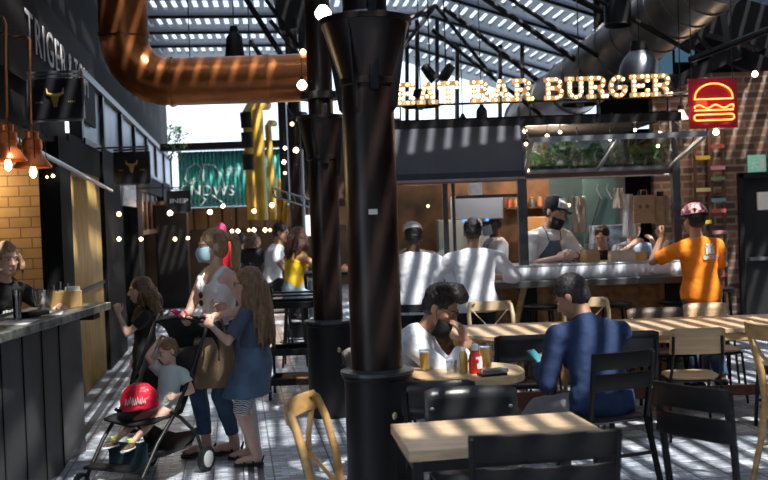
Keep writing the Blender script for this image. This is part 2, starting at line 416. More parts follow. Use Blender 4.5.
# --- far end
BW = 19.5
def P0(u, v): return pt(u, v, BW)
def frontbox(name, u0, v0, u1, v1, Y, d, m, kind=True, bev=0):
    p = pt(u0, v1, Y); q = pt(u1, v0, Y)
    o = MB().box2(p, (q.x, Y+d, q.z)).build(name, m, bevel=bev)
    if kind: struct(o)
    return o
frontbox('wall_far_beam', 160, 139, 300, 151, BW-.1, .3, BLK)
p, q = P0(180, 208), P0(300, 148)
mb = MB(); rows = [[], []]; n_ = 240
for i in range(n_+1):
    x = p.x+(q.x-p.x)*i/n_; o = .02*math.sin(i*math.pi/4)
    for j, z in enumerate((p.z, q.z)): rows[j].append(V((x, BW+o, z)))
tw = thing('corrugated_fascia', 'teal corrugated fascia with chalk lettering over the far market entrance', 'sign', (p.x+1, BW, p.z))
mb.grid(rows).build('corrugated_sheet', TEAL, tw, org=tw.location, solid=.01)
CH = mat('chalk_paint', (.5, .56, .55), .8)
mb = MB()
def strk(pts, r=.012): 
    mb.tube([pt(a, b, BW-.06) for a, b in pts], r, 6)
strk([(185, 180), (188, 168), (196, 163), (201, 168), (198, 180), (190, 184), (186, 180)])
strk([(203, 164), (214, 165), (222, 176), (225, 188), (220, 190)])
strk([(188, 182), (194, 178), (193, 186)]); strk([(204, 164), (203, 178), (207, 186)]); strk([(212, 195), (226, 205)])
strk([(196, 192), (206, 200), (200, 206)])
mb.build('chalk_drawing', CH, tw, org=tw.location)
for s, u, v, h in (('SETI', 235, 172, .16), ('GNDWS', 207, 191, .22)):
    o = text(s, h*1.3, .004, CH, 'chalk_word', tw, frame((1, 0, -.03), (.03, 0, 1), (0, -1, 0), pt(u, v, BW-.07)-tw.location))
# dark hall under the fascia
frontbox('wall_far_right', 296, 118, 400, 208, 20, .2, DWOOD)
frontbox('wall_far_left', 165, 206, 186, 420, BW+.2, .2, BLK)
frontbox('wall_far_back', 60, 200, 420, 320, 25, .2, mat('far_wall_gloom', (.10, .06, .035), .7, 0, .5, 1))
mb = MB(); mb.box2((-7, BW, 2.05), (1, 25, 2.12)); struct(mb.build('ceiling_far', DWOOD))
pl = MB()
for i in range(12):
    x = -5+i*.35; pl.box2((x, 24.7, 1.5), (x+.3, 24.8, 2.04))
struct(pl.build('wall_far_planks', mat('far_planks', (.24, .13, .06), .6, 0, .5, 2)))
struct(frontbox('window_20', 202, 238, 221, 250, 24.5, .05, mat('far_daylit_window', (.7, .75, .78), .5, em=1.2, emc=(.75, .85, .9))))
struct(frontbox('window_21', 226, 244, 236, 250, 24.4, .05, mat('far_daylit_window2', (.3, .6, .5), .5, em=.5, emc=(.3, .7, .6))))
struct(frontbox('window_22', 305, 215, 316, 236, 24.3, .05, MC['far_daylit_window']))
# --- right brick end wall
BRICK = brickmat('old_brick', (.2, .1, .06), (.07, .035, .025), (.2, .17, .15), .26, .09, .014, .85, rotx=R(90), var=.55, noise=2)
mb = MB(); mb.box2((3.35, 12.3, 0), (4.42, 12.5, 3.3)); mb.box2((4.42, 12.3, 2.0), (8, 12.5, 3.3)); mb.box2((5.4, 12.3, 0), (8, 12.5, 2.))
struct(mb.build('wall_right_end', BRICK, org=(3.3, 12.3, 0)))
d = struct(MB().box2((4.42, 12.36, 0), (5.4, 12.44, 2.0)).build('door_2', mat('door_black', (.01, .01, .011), .5)))
mb = MB(); mb.box2((4.36, 12.24, 0), (4.42, 12.34, 2.06)); mb.box2((4.36, 12.24, 2.0), (5.4, 12.34, 2.06)); struct(mb.build('trim_32', BLK))
MB().box2((4.62, 12.33, 1.6), (4.78, 12.36, 1.82)).build('door_notice', PAPER, d, org=d.location)
MB().box2((4.5, 12.3, .98), (4.9, 12.36, 1.02)).build('push_bar', STEEL, d, org=d.location)
struct(MB().box2((1.0, 13.0, 0), (3.9, 13.1, 2.7)).build('wall_behind_kiosk', BLKWALL))
struct(MB().box2((6.8, -8, 0), (7, 13, 4.6)).build('wall_right', BLKWALL))  # carried up high to shut out ambient sky light
struct(MB().box2((-6, -8.2, 0), (7, -8, 5.2)).build('wall_rear_sky_block', BLKWALL))  # unseen wall behind the camera, closed up high to cut ambient light
# clerestory panes high at the right
CB = mat('blue_daylit_glass', (.05, .14, .2), .2, em=.16, emc=(.25, .55, .8))  # weak emission stands in for daylight behind the panes
for i, (u0_, v0_, u1_, v1_) in enumerate(((655, 45, 672, 82), (676, 38, 694, 62), (700, 14, 722, 46), (742, -5, 768, 26), (726, -5, 738, 34))):
    frontbox('window_%d' % (30+i), u0_, v0_, u1_, v1_, 13, .04, CB)
frontbox('wall_upper_right', 598, -40, 800, 118, 13.1, .1, BLKWALL)
# exit sign
e = thing('exit_sign', 'small green exit sign on brick above the black door', 'sign', pt(757, 172, 12.28))
o = e.location; GR = mat('exit_green', (.12, .3, .24), .4, em=.25, emc=(.3, .8, .6))
MB().box2((o.x-.11, o.y-.02, o.z), (o.x+.11, o.y+.02, o.z+.21)).build('housing', GR, e, org=o, bevel=.01)
mb = MB(); mb.box2((o.x+.03, o.y-.025, o.z+.04), (o.x+.08, o.y-.02, o.z+.16)); mb.ell((o.x-.03, o.y-.023, o.z+.15), (.018, .004, .018)); mb.bar((o.x-.03, o.y-.023, o.z+.13), (o.x-.035, o.y-.023, o.z+.09), .006, .025); mb.bar((o.x-.035, o.y-.023, o.z+.09), (o.x-.07, o.y-.023, o.z+.04), .006, .015); mb.bar((o.x-.035, o.y-.023, o.z+.09), (o.x, o.y-.023, o.z+.05), .006, .015); mb.bar((o.x-.07, o.y-.023, o.z+.1), (o.x+.01, o.y-.023, o.z+.12), .006, .012)
mb.build('running_figure', PAPER, e, org=o)
# ================================================================ COLUMNS
def column(X, Y, r, label, ped=.19, zc=3.0, big=.25, band=2.45, plh=.8):
    t = thing('iron_column', label, 'column', (X, Y, 0))
    prof = [(ped, 0), (ped, plh-.03), (ped+.012, plh-.02), (ped+.012, plh), (r, plh+.01)]
    MB().lathe(prof, seg=32).build('pedestal', BLK, t, bevel=0)
    mb = MB(); mb.lathe([(r, plh), (r, band-.02), (r+.012, band-.01), (r+.012, band+.02), (r, band+.03), (r*1.02, zc-.35), (big, zc-.03), (big+.015, zc-.03), (big+.015, zc), (r*.85, zc+.01), (r*.85, rz(X*.989+Y*.1477)+.0)], seg=32)
    mb.build('shaft', mat('red_black_iron', (.02, .011, .009), .33, .2, .4, 4), t)
    MB().lathe([(r+.002, plh), (ped+.02, plh), (ped+.02, plh+.018), (r+.002, plh+.03)], seg=32, caps=False).build('pedestal_rim', mat('worn_iron_edge', (.12, .125, .13), .3, .6), t)
    for k in range(4):
        a = math.pi/2*k-.35; d = V((math.cos(a), math.sin(a), 0))
        MB().prism([(r*.9, zc-.55), (r+.03, zc-.5), (big, zc-.04), (r*.8, zc-.04)], (0, 0, 0), d, (0, 0, 1), d.cross(V((0, 0, 1)))*.012).build('bracket', BLK, t)
    MB().box((r*.3, -r-.01, band+.2), (.05, .03, .5)).build('cable_trunking', BLK, t, bevel=.004)
    a = R(-62); MB().ell((math.cos(a)*ped, math.sin(a)*ped, plh-.22), (.017, .012, .022)).build('knob', mat('brass', (.6, .5, .25), .3, .9), t)
    return t
c1 = column(-.065, 5.71, .148, 'thick black iron column nearest the camera, beside the pale rectangular table', zc=2.81)
MB().box((.01, -.158, 1.72), (.05, .004, .03)).build('paper_label', PAPER, c1)
MB().lathe([(.158, 2.83), (.16, 2.83), (.16, 2.84), (.158, 2.84)], seg=32).build('wire_tie', STEEL, c1)
c2 = column(-.5, 8.55, .125, 'slimmer black iron column behind the thick one, with a collar under the copper duct', zc=2.56, big=.2, band=2.2)
MB().lathe([(.14, 2.7), (.17, 2.7), (.17, 2.76), (.14, 2.76)], seg=24).build('pipe_clamp', BLKM, c2)
c3 = column(-1.22, 14.3, .11, 'far dark iron column behind the hanging bulbs, left of the slim column', zc=3.2, big=.18, band=2.0)
# light steel truss piece by slim column
br = thing('lattice_bracket', 'pale steel lattice bracket fixed beside the slim iron column', 'bracket', pt(290, 198, 8.8))
mb = MB(); o = br.location
for v in (0, 8): mb.tube([pt(272, 188+v, 8.8), pt(312, 200+v, 8.7)], .008, 6)
for k in range(6): mb.tube([pt(272+k*7, 188+k*2, 8.8), pt(275+k*7, 197+k*2, 8.8)], .006, 6)
mb.build('lattice', STEEL, br, org=o)
# ================================================================ COPPER DUCT
t = thing('copper_duct', 'shiny copper ventilation duct running across under the roof and bending up at left', 'duct', pt(220, 80, 9.1))
o = t.location; ymid = 9.1; rd = .215
DUCT = mat('aged_copper_duct', (.42, .14, .045), .3, .85, .35, 3)
pts = [pt(312, 77, ymid), pt(270, 79, ymid), pt(200, 81, ymid), pt(172, 82, ymid)]
MB().tube(pts, rd, 32).build('straight_section', DUCT, t, org=o)
cx = pt(172, 82, ymid); el = []
for k in range(9):
    a = R(90*k/8); el.append(cx+V((-.42*math.sin(a), 0, .42*(1-math.cos(a)))))
MB().tube(el, rd, 32).build('elbow', DUCT, t, org=o)
MB().tube([el[-1], el[-1]+V((0, 0, 2.0))], rd*1.02, 32).build('riser', DUCT, t, org=o)
for p in (pt(268, 79, ymid), cx):
    MB().tube([p-V((.015, 0, 0)), p+V((.015, 0, 0))], rd+.012, 32).build('seam_band', DUCT, t, org=o)
MB().tube([el[-1], el[-1]+V((0, 0, .04))], rd+.012, 32).build('seam_band', DUCT, t, org=o)
for u in (190, 250):
    p = pt(u, 60, ymid); MB().tube([p, V((p.x, p.y, 5.2))], .005, 6).build('hanger_rod', BLKM, t, org=o)
# ---- silver duct at right
t = thing('silver_duct', 'large dull silver spiral duct slanting below the roof behind the lit sign', 'duct', pt(590, 80, 12))
o = t.location; mb = MB(); P = [pt(528, 122, 14.5), pt(572, 88, 13), pt(620, 50, 11.8), pt(672, 8, 10.8), pt(720, -30, 10)]
SILV = mat('dull_silver_duct', (.3, .28, .27), .4, .7, .4, 3)
mb.tube(P, .36, 32).build('pipe', SILV, t, org=o)
for i in range(12):
    k = i/12*4; j = int(k); p = P[j].lerp(P[j+1], k-j); d = (P[j+1]-P[j]).normalized(); MB().tube([p, p+d*.04], .375, 32).build('seam_ring', SILV, t, org=o)
# ================================================================ BURGER KIOSK
KY = 9.6
k = thing('food_kiosk', 'burger kiosk with wood panelled front, white ribbed counter edge and dark canopy', 'kiosk', (1.3, KY, 0))
ko = k.location
PLY = mat('varnished_osb', (.36, .16, .05), .4, 0, .6, 12)
def kb(name, a, b, m, bev=0, parent=k): return MB().box2(a, b).build(name, m, parent, org=ko if parent is k else parent.location, bevel=bev)
KX0, KX1 = -.2, 2.86
kb('front_panel', (KX0, KY, 0), (.28, KY+.05, .98), PLY); kb('front_panel', (.32, KY, 0), (1.28, KY+.05, .98), PLY)
kb('front_panel', (1.45, KY, 0), (2.68, KY+.05, .98), PLY); kb('front_frame', (1.28, KY-.02, 0), (1.45, KY+.06, .98), BLK); kb('front_frame', (2.68, KY-.02, 0), (KX1, KY+.06, .98), BLK); kb('front_frame', (.28, KY-.01, 0), (.32, KY+.06, .98), BLK)
kb('counter_slab', (KX0, KY-.28, .97), (KX1+.05, KY+.5, 1.035), mat('dark_counter_slab', (.1, .1, .1), .3), .006)
# ribbed white fascia above slab
mb = MB(); rows = [[], []]; x = 1.12
while x < 2.86:
    for j, z in enumerate((1.04, 1.155)): rows[j].append(V((x, KY-.155+.005*math.sin(x*2*math.pi/.06), z)))
    x += .0125/2
mb.grid(rows); mb.build('ribbed_edge', mat('white_ribbed_sheet', (.8, .81, .86), .7, 0, .05), k, org=ko, solid=.004)
kb('serving_ledge', (1.1, KY-.14, 1.155), (2.9, KY+.35, 1.175), mat('pale_steel_top', (.55, .57, .6), .3, .6), .004)
kb('back_counter', (1.35, 11.3, 0), (KX1, 11.7, .95), STEEL)
# posts
POSTM = mat('weathered_steel_post', (.11, .115, .13), .38, .5, .4, 8)
for (x, y, w) in ((1.33, KY-.05, .085), (2.8, KY-.05, .07), (.6, KY, .05), (.68, KY+.02, .03), (KX0+.04, KY, .07)):
    kb('post', (x-w/2, y-w/2, 1.03), (x+w/2, y+w/2, 2.55), POSTM)
for x in (KX0+.04, KX1): kb('post', (x-.04, 11.95, 0), (x+.04, 12.03, 2.55), POSTM)
kb('roof_edge', (KX0, KY-.1, 2.5), (KX1, KY, 2.58), BLK); kb('roof_edge', (1.35, KY-.1, 2.34), (KX1, KY-.05, 2.37), BLK)
kb('roof_panel', (KX0, KY, 2.56), (KX1, 12.1, 2.6), BLKWALL)
kb('back_wall', (KX0, 12.0, 0), (2.0, 12.06, 2.56), mat('stained_kiosk_wall', (.2, .09, .04), .6, 0, .8, 3)); kb('back_wall', (2.0, 12.02, 0), (KX1, 12.08, 2.56), mat('teal_grey_wall', (.05, .1, .12), .6, 0, .3, 3))
kb('lintel', (KX0, KY-.05, 1.98), (1.3, KY, 2.03), mat('rusty_pink_trim', (.3, .2, .19), .5)); kb('lintel', (1.37, KY-.04, 2.0), (2.84, KY+.02, 2.06), mat('rusty_dark_trim', (.16, .08, .05), .5))
# dark awning on the left half
AW = mat('dark_awning_cloth', (.03, .036, .055), .6, 0, .25, 3)
aw = MB(); o0 = V((-.2, KY-.12, 2.52)); 
aw.grid([[V((KX0, KY-.1, 2.5)), V((1.32, KY-.1, 2.5))], [V((KX0, KY-.5, 2.06)), V((1.3, KY-.5, 2.06))], [V((KX0, KY-.5, 2.0)), V((1.3, KY-.5, 2.0))]])
aw.build('awning', AW, k, org=ko, solid=.01, smooth=False)
kb('awning_rail', (KX0, KY-.52, 1.985), (1.3, KY-.49, 2.005), mat('pinkish_rail', (.4, .3, .3), .4, .3))
# glazing left
kg = clear('kiosk_glass', (.82, .86, .88), .16, .02)
kb('glass_pane', (KX0+.1, KY+.02, 1.04), (.57, KY+.03, 1.98), kg); 
kb('transom_bar', (.7, KY-.01, 1.83), (1.3, KY+.02, 1.86), POSTM)
# raised glass flap on the right
fl = tag(bpy.data.objects.new('raised_flap', None)); C.objects.link(fl); fl.parent = k
fa_, fb_ = V((1.37, KY-.06, 2.06)), V((2.74, KY-.06, 2.06)); fc_, fd_ = V((1.3, KY-1.0, 2.3)), V((2.8, KY-1.0, 2.3))
mb = MB()
for p, q, r in ((fa_, fb_, .018), (fc_, fd_, .022), (fa_, fc_, .016), (fb_, fd_, .016), (fa_.lerp(fb_, .5), fc_.lerp(fd_, .5), .012)): mb.bar(p, q, r*2, r*2)
bpy.data.objects.remove(fl)
fl = mb.build('raised_flap_frame', mat('flap_frame_steel', (.3, .31, .34), .35, .6), k, org=ko)
mb = MB().prism([(0, 0), (1, 0), (1, 1), (0, 1)], fa_, fb_-fa_, fc_-fa_, V((0, 0, .006))); g = mb.build('flap_glass', kg, fl, org=ko)
for a, b in ((V((1.37, KY-.05, 2.5)), fc_.lerp(fa_, .15)), (V((2.8, KY-.05, 2.5)), fd_.lerp(fb_, .15))):
    MB().tube([a, b], .008, 6).build('flap_stay', POSTM, k, org=ko)
MB().bar((1.23, KY-.1, .62), (1.32, KY-.14, 1.0), .06, .05).build('wooden_brace', WOODB, k, org=ko)
# kitchen equipment
h = thing('extractor_hood', 'pale stainless extractor hood behind the kiosk glass', 'hood', (.98, 10.6, 1.62))
MB().box2((.73, 10.4, 1.62), (1.25, 10.8, 1.87)).build('hood_box', mat('pale_stainless', (.6, .6, .62), .4, .4, .1, 2), h, org=h.location, bevel=.01)
mb = MB(); mb.box2((.92, 10.5, 1.87), (1.05, 10.7, 2.56)); mb.build('flue', STEEL, h, org=h.location)
for x in (.84, 1.08): MB().lathe([(.02, 0), (.02, .03)], (x, 10.42, 1.6), 12, caps=True).build('blue_light', mat('blue_lamp', (.05, .2, .9), .4, em=2, emc=(.05, .25, 1)), h, org=h.location)
f = thing('upright_fridge', 'pale grey upright fridge in the kiosk behind the white backed cook', 'fridge', (1.0, 11.6, .0))
MB().box2((.62, 11.32, 0), (1.3, 11.9, 1.62)).build('cabinet', mat('fridge_grey', (.45, .5, .5), .4, .3, .1, 2), f, org=f.location, bevel=.01)
MB().box2((.95, 11.3, .1), (.97, 11.32, 1.5)).build('door_seam', BLKM, f, org=f.location); MB().tube([(.92, 11.29, .8), (.92, 11.29, 1.3)], .01, 8).build('handle', STEEL, f, org=f.location)
# counter clutter in kiosk
def paperbag(loc, w, h, d, label, face=(0, -1, 0), open_=True, group=None, tone='brown_paper'):
    t = thing('paper_bag', label, 'bag', loc, (-face[0], -face[1]), group)
    BP = mat(tone, (.46, .29, .15), .8, 0, .15, 12, bump=.3)
    mb = MB(); 
    ring = lambda w_, d_, z: [(-w_, -d_, z), (w_, -d_, z), (w_, 0, z), (w_, d_, z), (-w_, d_, z), (-w_, 0, z)]
    L = [ring(w/2, d/2, 0), ring(w/2, d/2*.95, h*.5), ring(w/2*.98, d/2*.8, h)]
    for i in (2,): L[i][2] = (w/2*.85, 0, h); L[i][5] = (-w/2*.85, 0, h)
    vs = [p for r in L for p in r]; fs = [[0, 5, 4, 3, 2, 1]]
    for i in range(2):
        for j in range(6): fs.append([i*6+j, i*6+(j+1) % 6, i*6+6+(j+1) % 6, i*6+6+j])
    mb.add(vs, fs); mb.build('bag_body', BP, t, solid=.003, smooth=False)
    mb = MB()
    for s in (-1, 1): MB().tube([(-w*.15, s*d*.4, h), (-w*.13, s*d*.4, h+.05), (w*.13, s*d*.4, h+.05), (w*.15, s*d*.4, h)], .004, 6).build('bag_handle', BP, t)
    return t
BP2 = 'brown_paper'
# hanging bags under the lintel
rail = tag(MB().tube([(1.4, KY+.12, 2.0), (2.78, KY+.12, 2.0)], .01, 8).build('hanging_rail', STEEL), 'thin steel rail above the kiosk serving hatch', 'rail')
b1 = paperbag(pt(644, 223, KY+.12), .20, .27, .09, 'flat faced brown paper bag hanging at left of the pair above the hatch', (-.1, -1))
b2 = paperbag(pt(661, 224, KY+.14), .15, .27, .13, 'folded brown paper bag hanging at right of the pair above the hatch', (.8, -.6), tone='darker_brown_paper')
for b in (b1, b2):
    mb = MB(); 
    for x in (-.04, .03): mb.lathe([(.02, -.004), (.02, .004)], (x, -.05, .16), 14, Matrix.Rotation(R(90), 3, 'X'))
    mb.build('printed_mark', mat('faded_ink', (.25, .14, .08), .8), b)
    MB().box((0, 0, .29), (.1, .03, .05)).build('bag_clip', BLK, b)
MC['darker_brown_paper'].node_tree.nodes
# bags and parcels on the ledge
lz = 1.177
for u, w, h_, d, lab, face in ((590, .16, .12, .1, 'crumpled brown takeaway bag on the ledge by the cook in the black and white cap', (.5, -1)), (622, .24, .1, .14, 'wide pale paper parcel on the ledge near the dark haired worker', (0, -1)), (640, .12, .08, .1, 'small golden paper carton at the right end of the kiosk ledge', (-.5, -1))):
    p = pt(u, 262, KY+.05); b = paperbag((p.x, KY+.05, lz), w, h_, d, lab, face, tone='pale_paper_%d' % u)
for nme, c in (('pale_paper_622', (.6, .48, .36)), ('pale_paper_640', (.75, .42, .12))):
    for n_ in MC[nme].node_tree.nodes:
        if n_.type == 'MIX': n_.inputs[6].default_value = (*c, 1)
# aprons / cloths hanging
def cloth(name, label, cat, pts_top, L, m, waves=3, Y=KY+.15):
    a, b = pts_top; rows = []
    for i in range(14):
        t_ = i/13; r = []
        for j in range(13):
            s_ = j/12; p = V(a).lerp(V(b), s_)
            c_ = (V(a)+V(b))/2; w = .75+.25*t_
            p = c_+(p-c_)*w
            r.append(V((p.x, p.y+.025*math.sin(s_*math.pi*waves+t_*2), p.z-t_*L)))
        rows.append(r)
    o = MB().grid(rows).build(name, m, solid=.004); tag(o, label, cat); return o
CLW = mat('hanging_white_cloth', (.82, .81, .84), .9, 0, .12, 5, bump=.3)
CLB = mat('hanging_beige_cloth', (.6, .5, .4), .9, 0, .2, 5, bump=.3)
cloth('hanging_apron', 'cream apron hanging from the rail right of the capped cook', 'apron', (pt(571, 196, KY+.25), pt(587, 196, KY+.25)), .36, CLB, 4)
cloth('hanging_cloth', 'white cloth hanging from the rail left of the brown paper bags', 'cloth', (pt(622, 194, KY+.2), pt(634, 194, KY+.2)), .42, CLW, 3)
cloth('hanging_cloth', 'crumpled beige cloth hanging from the rail between the green panel and white cloth', 'cloth', (pt(613, 188, KY+.2), pt(624, 188, KY+.2)), .2, CLB, 3)
for u, lab in ((598, 'left'), (608, 'right')):
    o = MB().tube([pt(u, 183, KY), pt(u-1, 190, KY), pt(u+4, 199, KY)], .008, 8).build('hanging_hook', WHITE); tag(o, 'white curled hook on the %s above the green kiosk panel' % lab, 'hook')
gp = thing('green_panel', 'flat grey green board standing inside the kiosk behind the dark haired worker', 'panel', pt(603, 262, 11.2)); 
p = gp.location; MB().box2((p.x-.2, 11.2, 1.1), (p.x+.15, 11.24, 2.02)).build('board', mat('grey_green_board', (.06, .12, .13), .6, 0, .15), gp, org=p); MB().tube([(p.x-.18, 11.18, 1.3), (p.x, 11.18, 1.85)], .008, 6).build('diagonal_strap', BLKM, gp, org=p)
# shelves of jars on back wall
SH = [mat('jar_%d' % i, c, .35) for i, c in enumerate(((.5, .08, .04), (.6, .35, .1), (.45, .4, .3), (.1, .12, .1), (.55, .2, .08)))]
sh = tag(MB().box2((1.45, 11.75, 1.72), (2.15, 11.95, 1.74)).build('wall_shelf', DWOOD), 'dark wooden shelf on the kiosk back wall', 'shelf')
for i in range(7):
    t = thing('sauce_jar', 'sauce jar on the kiosk back wall shelf', 'jar', (1.5+i*.09, 11.84, 1.74), group='sauce jars on the kiosk shelf')
    MB().lathe([(.03, 0), (.032, .08), (.02, .1)], seg=12).build('jar_body', SH[i % 5], t); MB().lathe([(.022, .1), (.022, .115)], seg=12).build('lid', SH[(i+3) % 5], t)
tag(MB().box2((1.62, 11.4, 1.0), (2.05, 11.7, 1.62)).build('wooden_crate_stack', mat('warm_ply_box', (.5, .26, .1), .5), bevel=.01), 'warm wooden cupboard behind the capped cook in the kiosk', 'cupboard')
tag(MB().box2((2.3, 11.0, .95), (2.78, 11.5, 1.5)).build('blue_lit_cabinet', mat('blue_white_case', (.35, .45, .6), .3, 0, .8, 9), bevel=.01), 'blue and white display case at the right end of the kiosk interior', 'display case')
# fruit/food on left prep counter
for i, (u, v, c) in enumerate(((429, 266, (.7, .7, .7)), (437, 268, (.6, .35, .15)), (500, 262, (.3, .12, .06)))):
    p = pt(u, v, KY-.1); t = thing('serving_bowl', ('white bowl between the two white shirted cooks', 'brown bowl of food between the two white shirted cooks', 'wooden dish at the left end of the ribbed white edge')[i], 'bowl', (p.x, KY-.1, 1.036 if i < 2 else 1.177))
    MB().lathe([(.03, 0), (.06, .03), (.075, .06), (.07, .06), (.05, .025)], seg=20).build('bowl', mat('bowl_%d' % i, c, .4), t)
    MB().ell((0, 0, .045), (.06, .06, .03)).build('food', SH[1], t)
# hanging plants above the flap
LEAF = mat('leaf_green', (.09, .26, .08), .5, 0, .6, 6)
def plant(name, label, c, w, h, n, Y, m=LEAF, L=.14):
    mb = MB(); rr = random.Random(n)
    for i in range(n):
        p = V(c)+V((rr.uniform(-w, w), rr.uniform(-.12, .12), rr.uniform(-h*.3, h)))
        d = V((rr.uniform(-1, 1), rr.uniform(-1, 1), rr.uniform(-1.2, .4))).normalized(); s = d.cross(V((rr.random(), rr.random(), 1))).normalized()*.014
        q = p+d*L; r_ = p+d*L*.5+V((0, 0, .02)); mb.add([p, r_+s, q, r_-s, r_+s*.2+V((0, 0, -.004))], [(0, 1, 2, 4), (0, 4, 2, 3)])
    o = mb.build(name, m, smooth=False); tag(o, label, 'plant'); return o
plant('trailing_plant', 'leafy green trailing plant left of centre behind the raised glass flap', pt(556, 162, 10.2), .3, .16, 260, 0)
plant('trailing_plant', 'wide leafy green trailing plant right of centre behind the raised glass flap', pt(625, 162, 10.2), .38, .17, 380, 0)
sh = kb('planter_box', (1.4, 10.15, 2.1), (2.8, 10.3, 2.14), BLK)
plant('wall_creeper', 'pale green creeper growing at the corner of the left shopfronts', pt(177, 150, 17), .12, .45, 160, 0, L=.16)
# ================================================================ EAT BAR BURGER
SY = KY-.16
sg = thing('marquee_sign', 'EAT BAR BURGER sign of golden letters studded with warm bulbs above the kiosk', 'sign', pt(532, 108, SY))
so = sg.location; LET = mat('gold_letter_case', (.55, .36, .14), .4, .4, .15, 10, em=.25, emc=(1, .55, .2)); BULB = mat('marquee_bulb', (1, .85, .6), .4, 0, 0, em=7, emc=(1, .75, .45))
def GL_(ch):
    """strokes (polylines) in a 1 wide x 1.2 high cell"""
    a = lambda cx, cy, rx, ry, t0, t1, n=8: [(cx+rx*math.cos(R(t0+(t1-t0)*i/n)), cy+ry*math.sin(R(t0+(t1-t0)*i/n))) for i in range(n+1)]
    return {'E': [[(.2, .1), (.2, 1.1)], [(.05, 1.1), (.9, 1.1), (.9, .85)], [(.05, .1), (.9, .1), (.9, .35)], [(.2, .6), (.65, .6)]],
            'A': [[(.2, .1), (.42, 1.1), (.58, 1.1), (.82, .1)], [(.28, .42), (.74, .42)], [(.02, .1), (.36, .1)], [(.64, .1), (1, .1)]],
            'T': [[(.5, .1), (.5, 1.1)], [(.05, .85), (.05, 1.1), (.95, 1.1), (.95, .85)], [(.3, .1), (.7, .1)]],
            'B': [[(.2, .1), (.2, 1.1)], [(.05, 1.1), (.6, 1.1)]+a(.6, .87, .23, .23, 90, -90)+[(.2, .62)], [(.6, .62)]+a(.62, .36, .27, .26, 90, -90)+[(.05, .1)]],
            'R': [[(.2, .1), (.2, 1.1)], [(.05, 1.1), (.6, 1.1)]+a(.6, .85, .25, .25, 90, -90)+[(.2, .6)], [(.55, .6), (.75, .35), (.8, .1), (1, .1)], [(.03, .1), (.38, .1)]],
            'U': [[(.2, 1.1), (.2, .4)]+a(.5, .4, .3, .3, 180, 360)+[(.8, 1.1)], [(.03, 1.1), (.38, 1.1)], [(.64, 1.1), (.98, 1.1)]],
            'G': [a(.5, .6, .38, .5, 50, 330, 14)+[(.85, .55), (.55, .55)]]}[ch]
bulb_me = None
xs = []
cells = 'EAT BAR BURGER'; Ltot = pt(671, 96, SY).x-pt(396, 104, SY).x
adv = {' ': .52}; tot = sum(adv.get(c, 1.12) for c in cells)-.12
cw = Ltot/tot; x = pt(396, 104, SY).x; zb = (pt(396, 105, SY).z+pt(671, 96, SY).z)/2; ch_h = .205/1.2; st = .16
for c in cells:
    if c != ' ':
        L_ = MB(); W_ = cw*1.0; sts = GL_(c); pts_ = []
        for s in sts:
            P = [V((x+p[0]*W_, SY, zb+p[1]*ch_h)) for p in s]
            for i in range(len(P)-1): L_.bar(P[i]+(P[i]-P[i+1]).normalized()*.012, P[i+1]+(P[i+1]-P[i]).normalized()*.012, .036 if False else .04, .036, up=(0, 1, 0)) 
            # evenly spaced bulbs
            dist = 0; last = None
            for i in range(len(P)-1):
                d = (P[i+1]-P[i]).length; n_ = max(1, round(d/.047))
                for q in range(n_+1):
                    w_ = P[i].lerp(P[i+1], q/n_)
                    if all((w_-z_).length > .036 for z_ in pts_): pts_.append(w_)
        lo = V((x, SY, zb)); le = L_.build('letter', LET, sg, org=lo); le.location = lo-so
        for w_ in pts_:
            if bulb_me is None: b = MB().ell((0, 0, 0), (.0125, .009, .0125), seg=10, rings=6).build('bulb', BULB, le); bulb_me = b.data
            else: b = bpy.data.objects.new('bulb', bulb_me); C.objects.link(b); b.parent = le
            b.location = w_-lo+V((0, -.027, 0))
    x += cw*adv.get(c, 1.12)
MB().bar((pt(396, 100, SY).x, SY+.03, zb-.004), (pt(690, 100, SY).x, SY+.03, zb-.004), .02, .02).build('mounting_rail', BLK, sg, org=so)
for u in (400, 457, 530, 600, 668): p = pt(u, 100, SY); MB().bar((p.x, SY+.03, 2.58), (p.x, SY+.03, zb+.12), .015, .015).build('standoff', BLK, sg, org=so)
# ---- neon burger
ny = 8.8; nc = pt(713.5, 103, ny)
ns = thing('neon_burger_sign', 'red square panel with a glowing orange neon burger hanging right of the lit letters', 'sign', nc-V((0, 0, .22)))
MB().box((0, .02, .22), (.43, .012, .44)).build('backing_panel', mat('red_acrylic', (.15, .025, .04), .12, 0, .1, em=.035, emc=(1, .03, .06)), ns, bevel=.003)  # faint red emission stands in for the neon glow on the panel
NEO = mat('orange_neon', (1, .2, .03), .4, 0, 0, em=6, emc=(1, .16, .03))
def neon(pts, nm, close=False):
    if close: pts = pts+[pts[0]]
    MB().tube([(x_, -.012, z_) for x_, z_ in pts], .0065, 8).build(nm, NEO, ns)
z0 = .22
neon([(-.17+.0, z0+.035)]+[(-.165*math.cos(R(t_)), z0+.05+.12*math.sin(R(t_))) for t_ in range(0, 181, 12)]+[(.17, z0+.035), (-.17, z0+.035)], 'top_bun_tube')
neon([(-.17, z0-.045)]+[(-.17+.34*i/24, z0-.03+.014*math.sin(i/24*math.pi*4.6)) for i in range(25)]+[(.17, z0-.045)], 'filling_tube')
neon([(-.17, z0-.062), (.17, z0-.062)], 'patty_tube')
neon([(-.15, z0-.1), (.15, z0-.1)]+[(.15+.025*math.sin(R(t_)), z0-.125+.025*math.cos(R(t_))) for t_ in range(20, 180, 20)]+[(.15, z0-.15), (-.15, z0-.15)]+[(-.15-.025*math.sin(R(t_)), z0-.125-.025*math.cos(R(t_))) for t_ in range(20, 180, 20)], 'bottom_bun_tube', True)
for x_ in (-.18, .18): MB().tube([(x_, .02, .44), (x_, .02, 1.45)], .004, 6).build('hanging_wire', BLKM, ns)
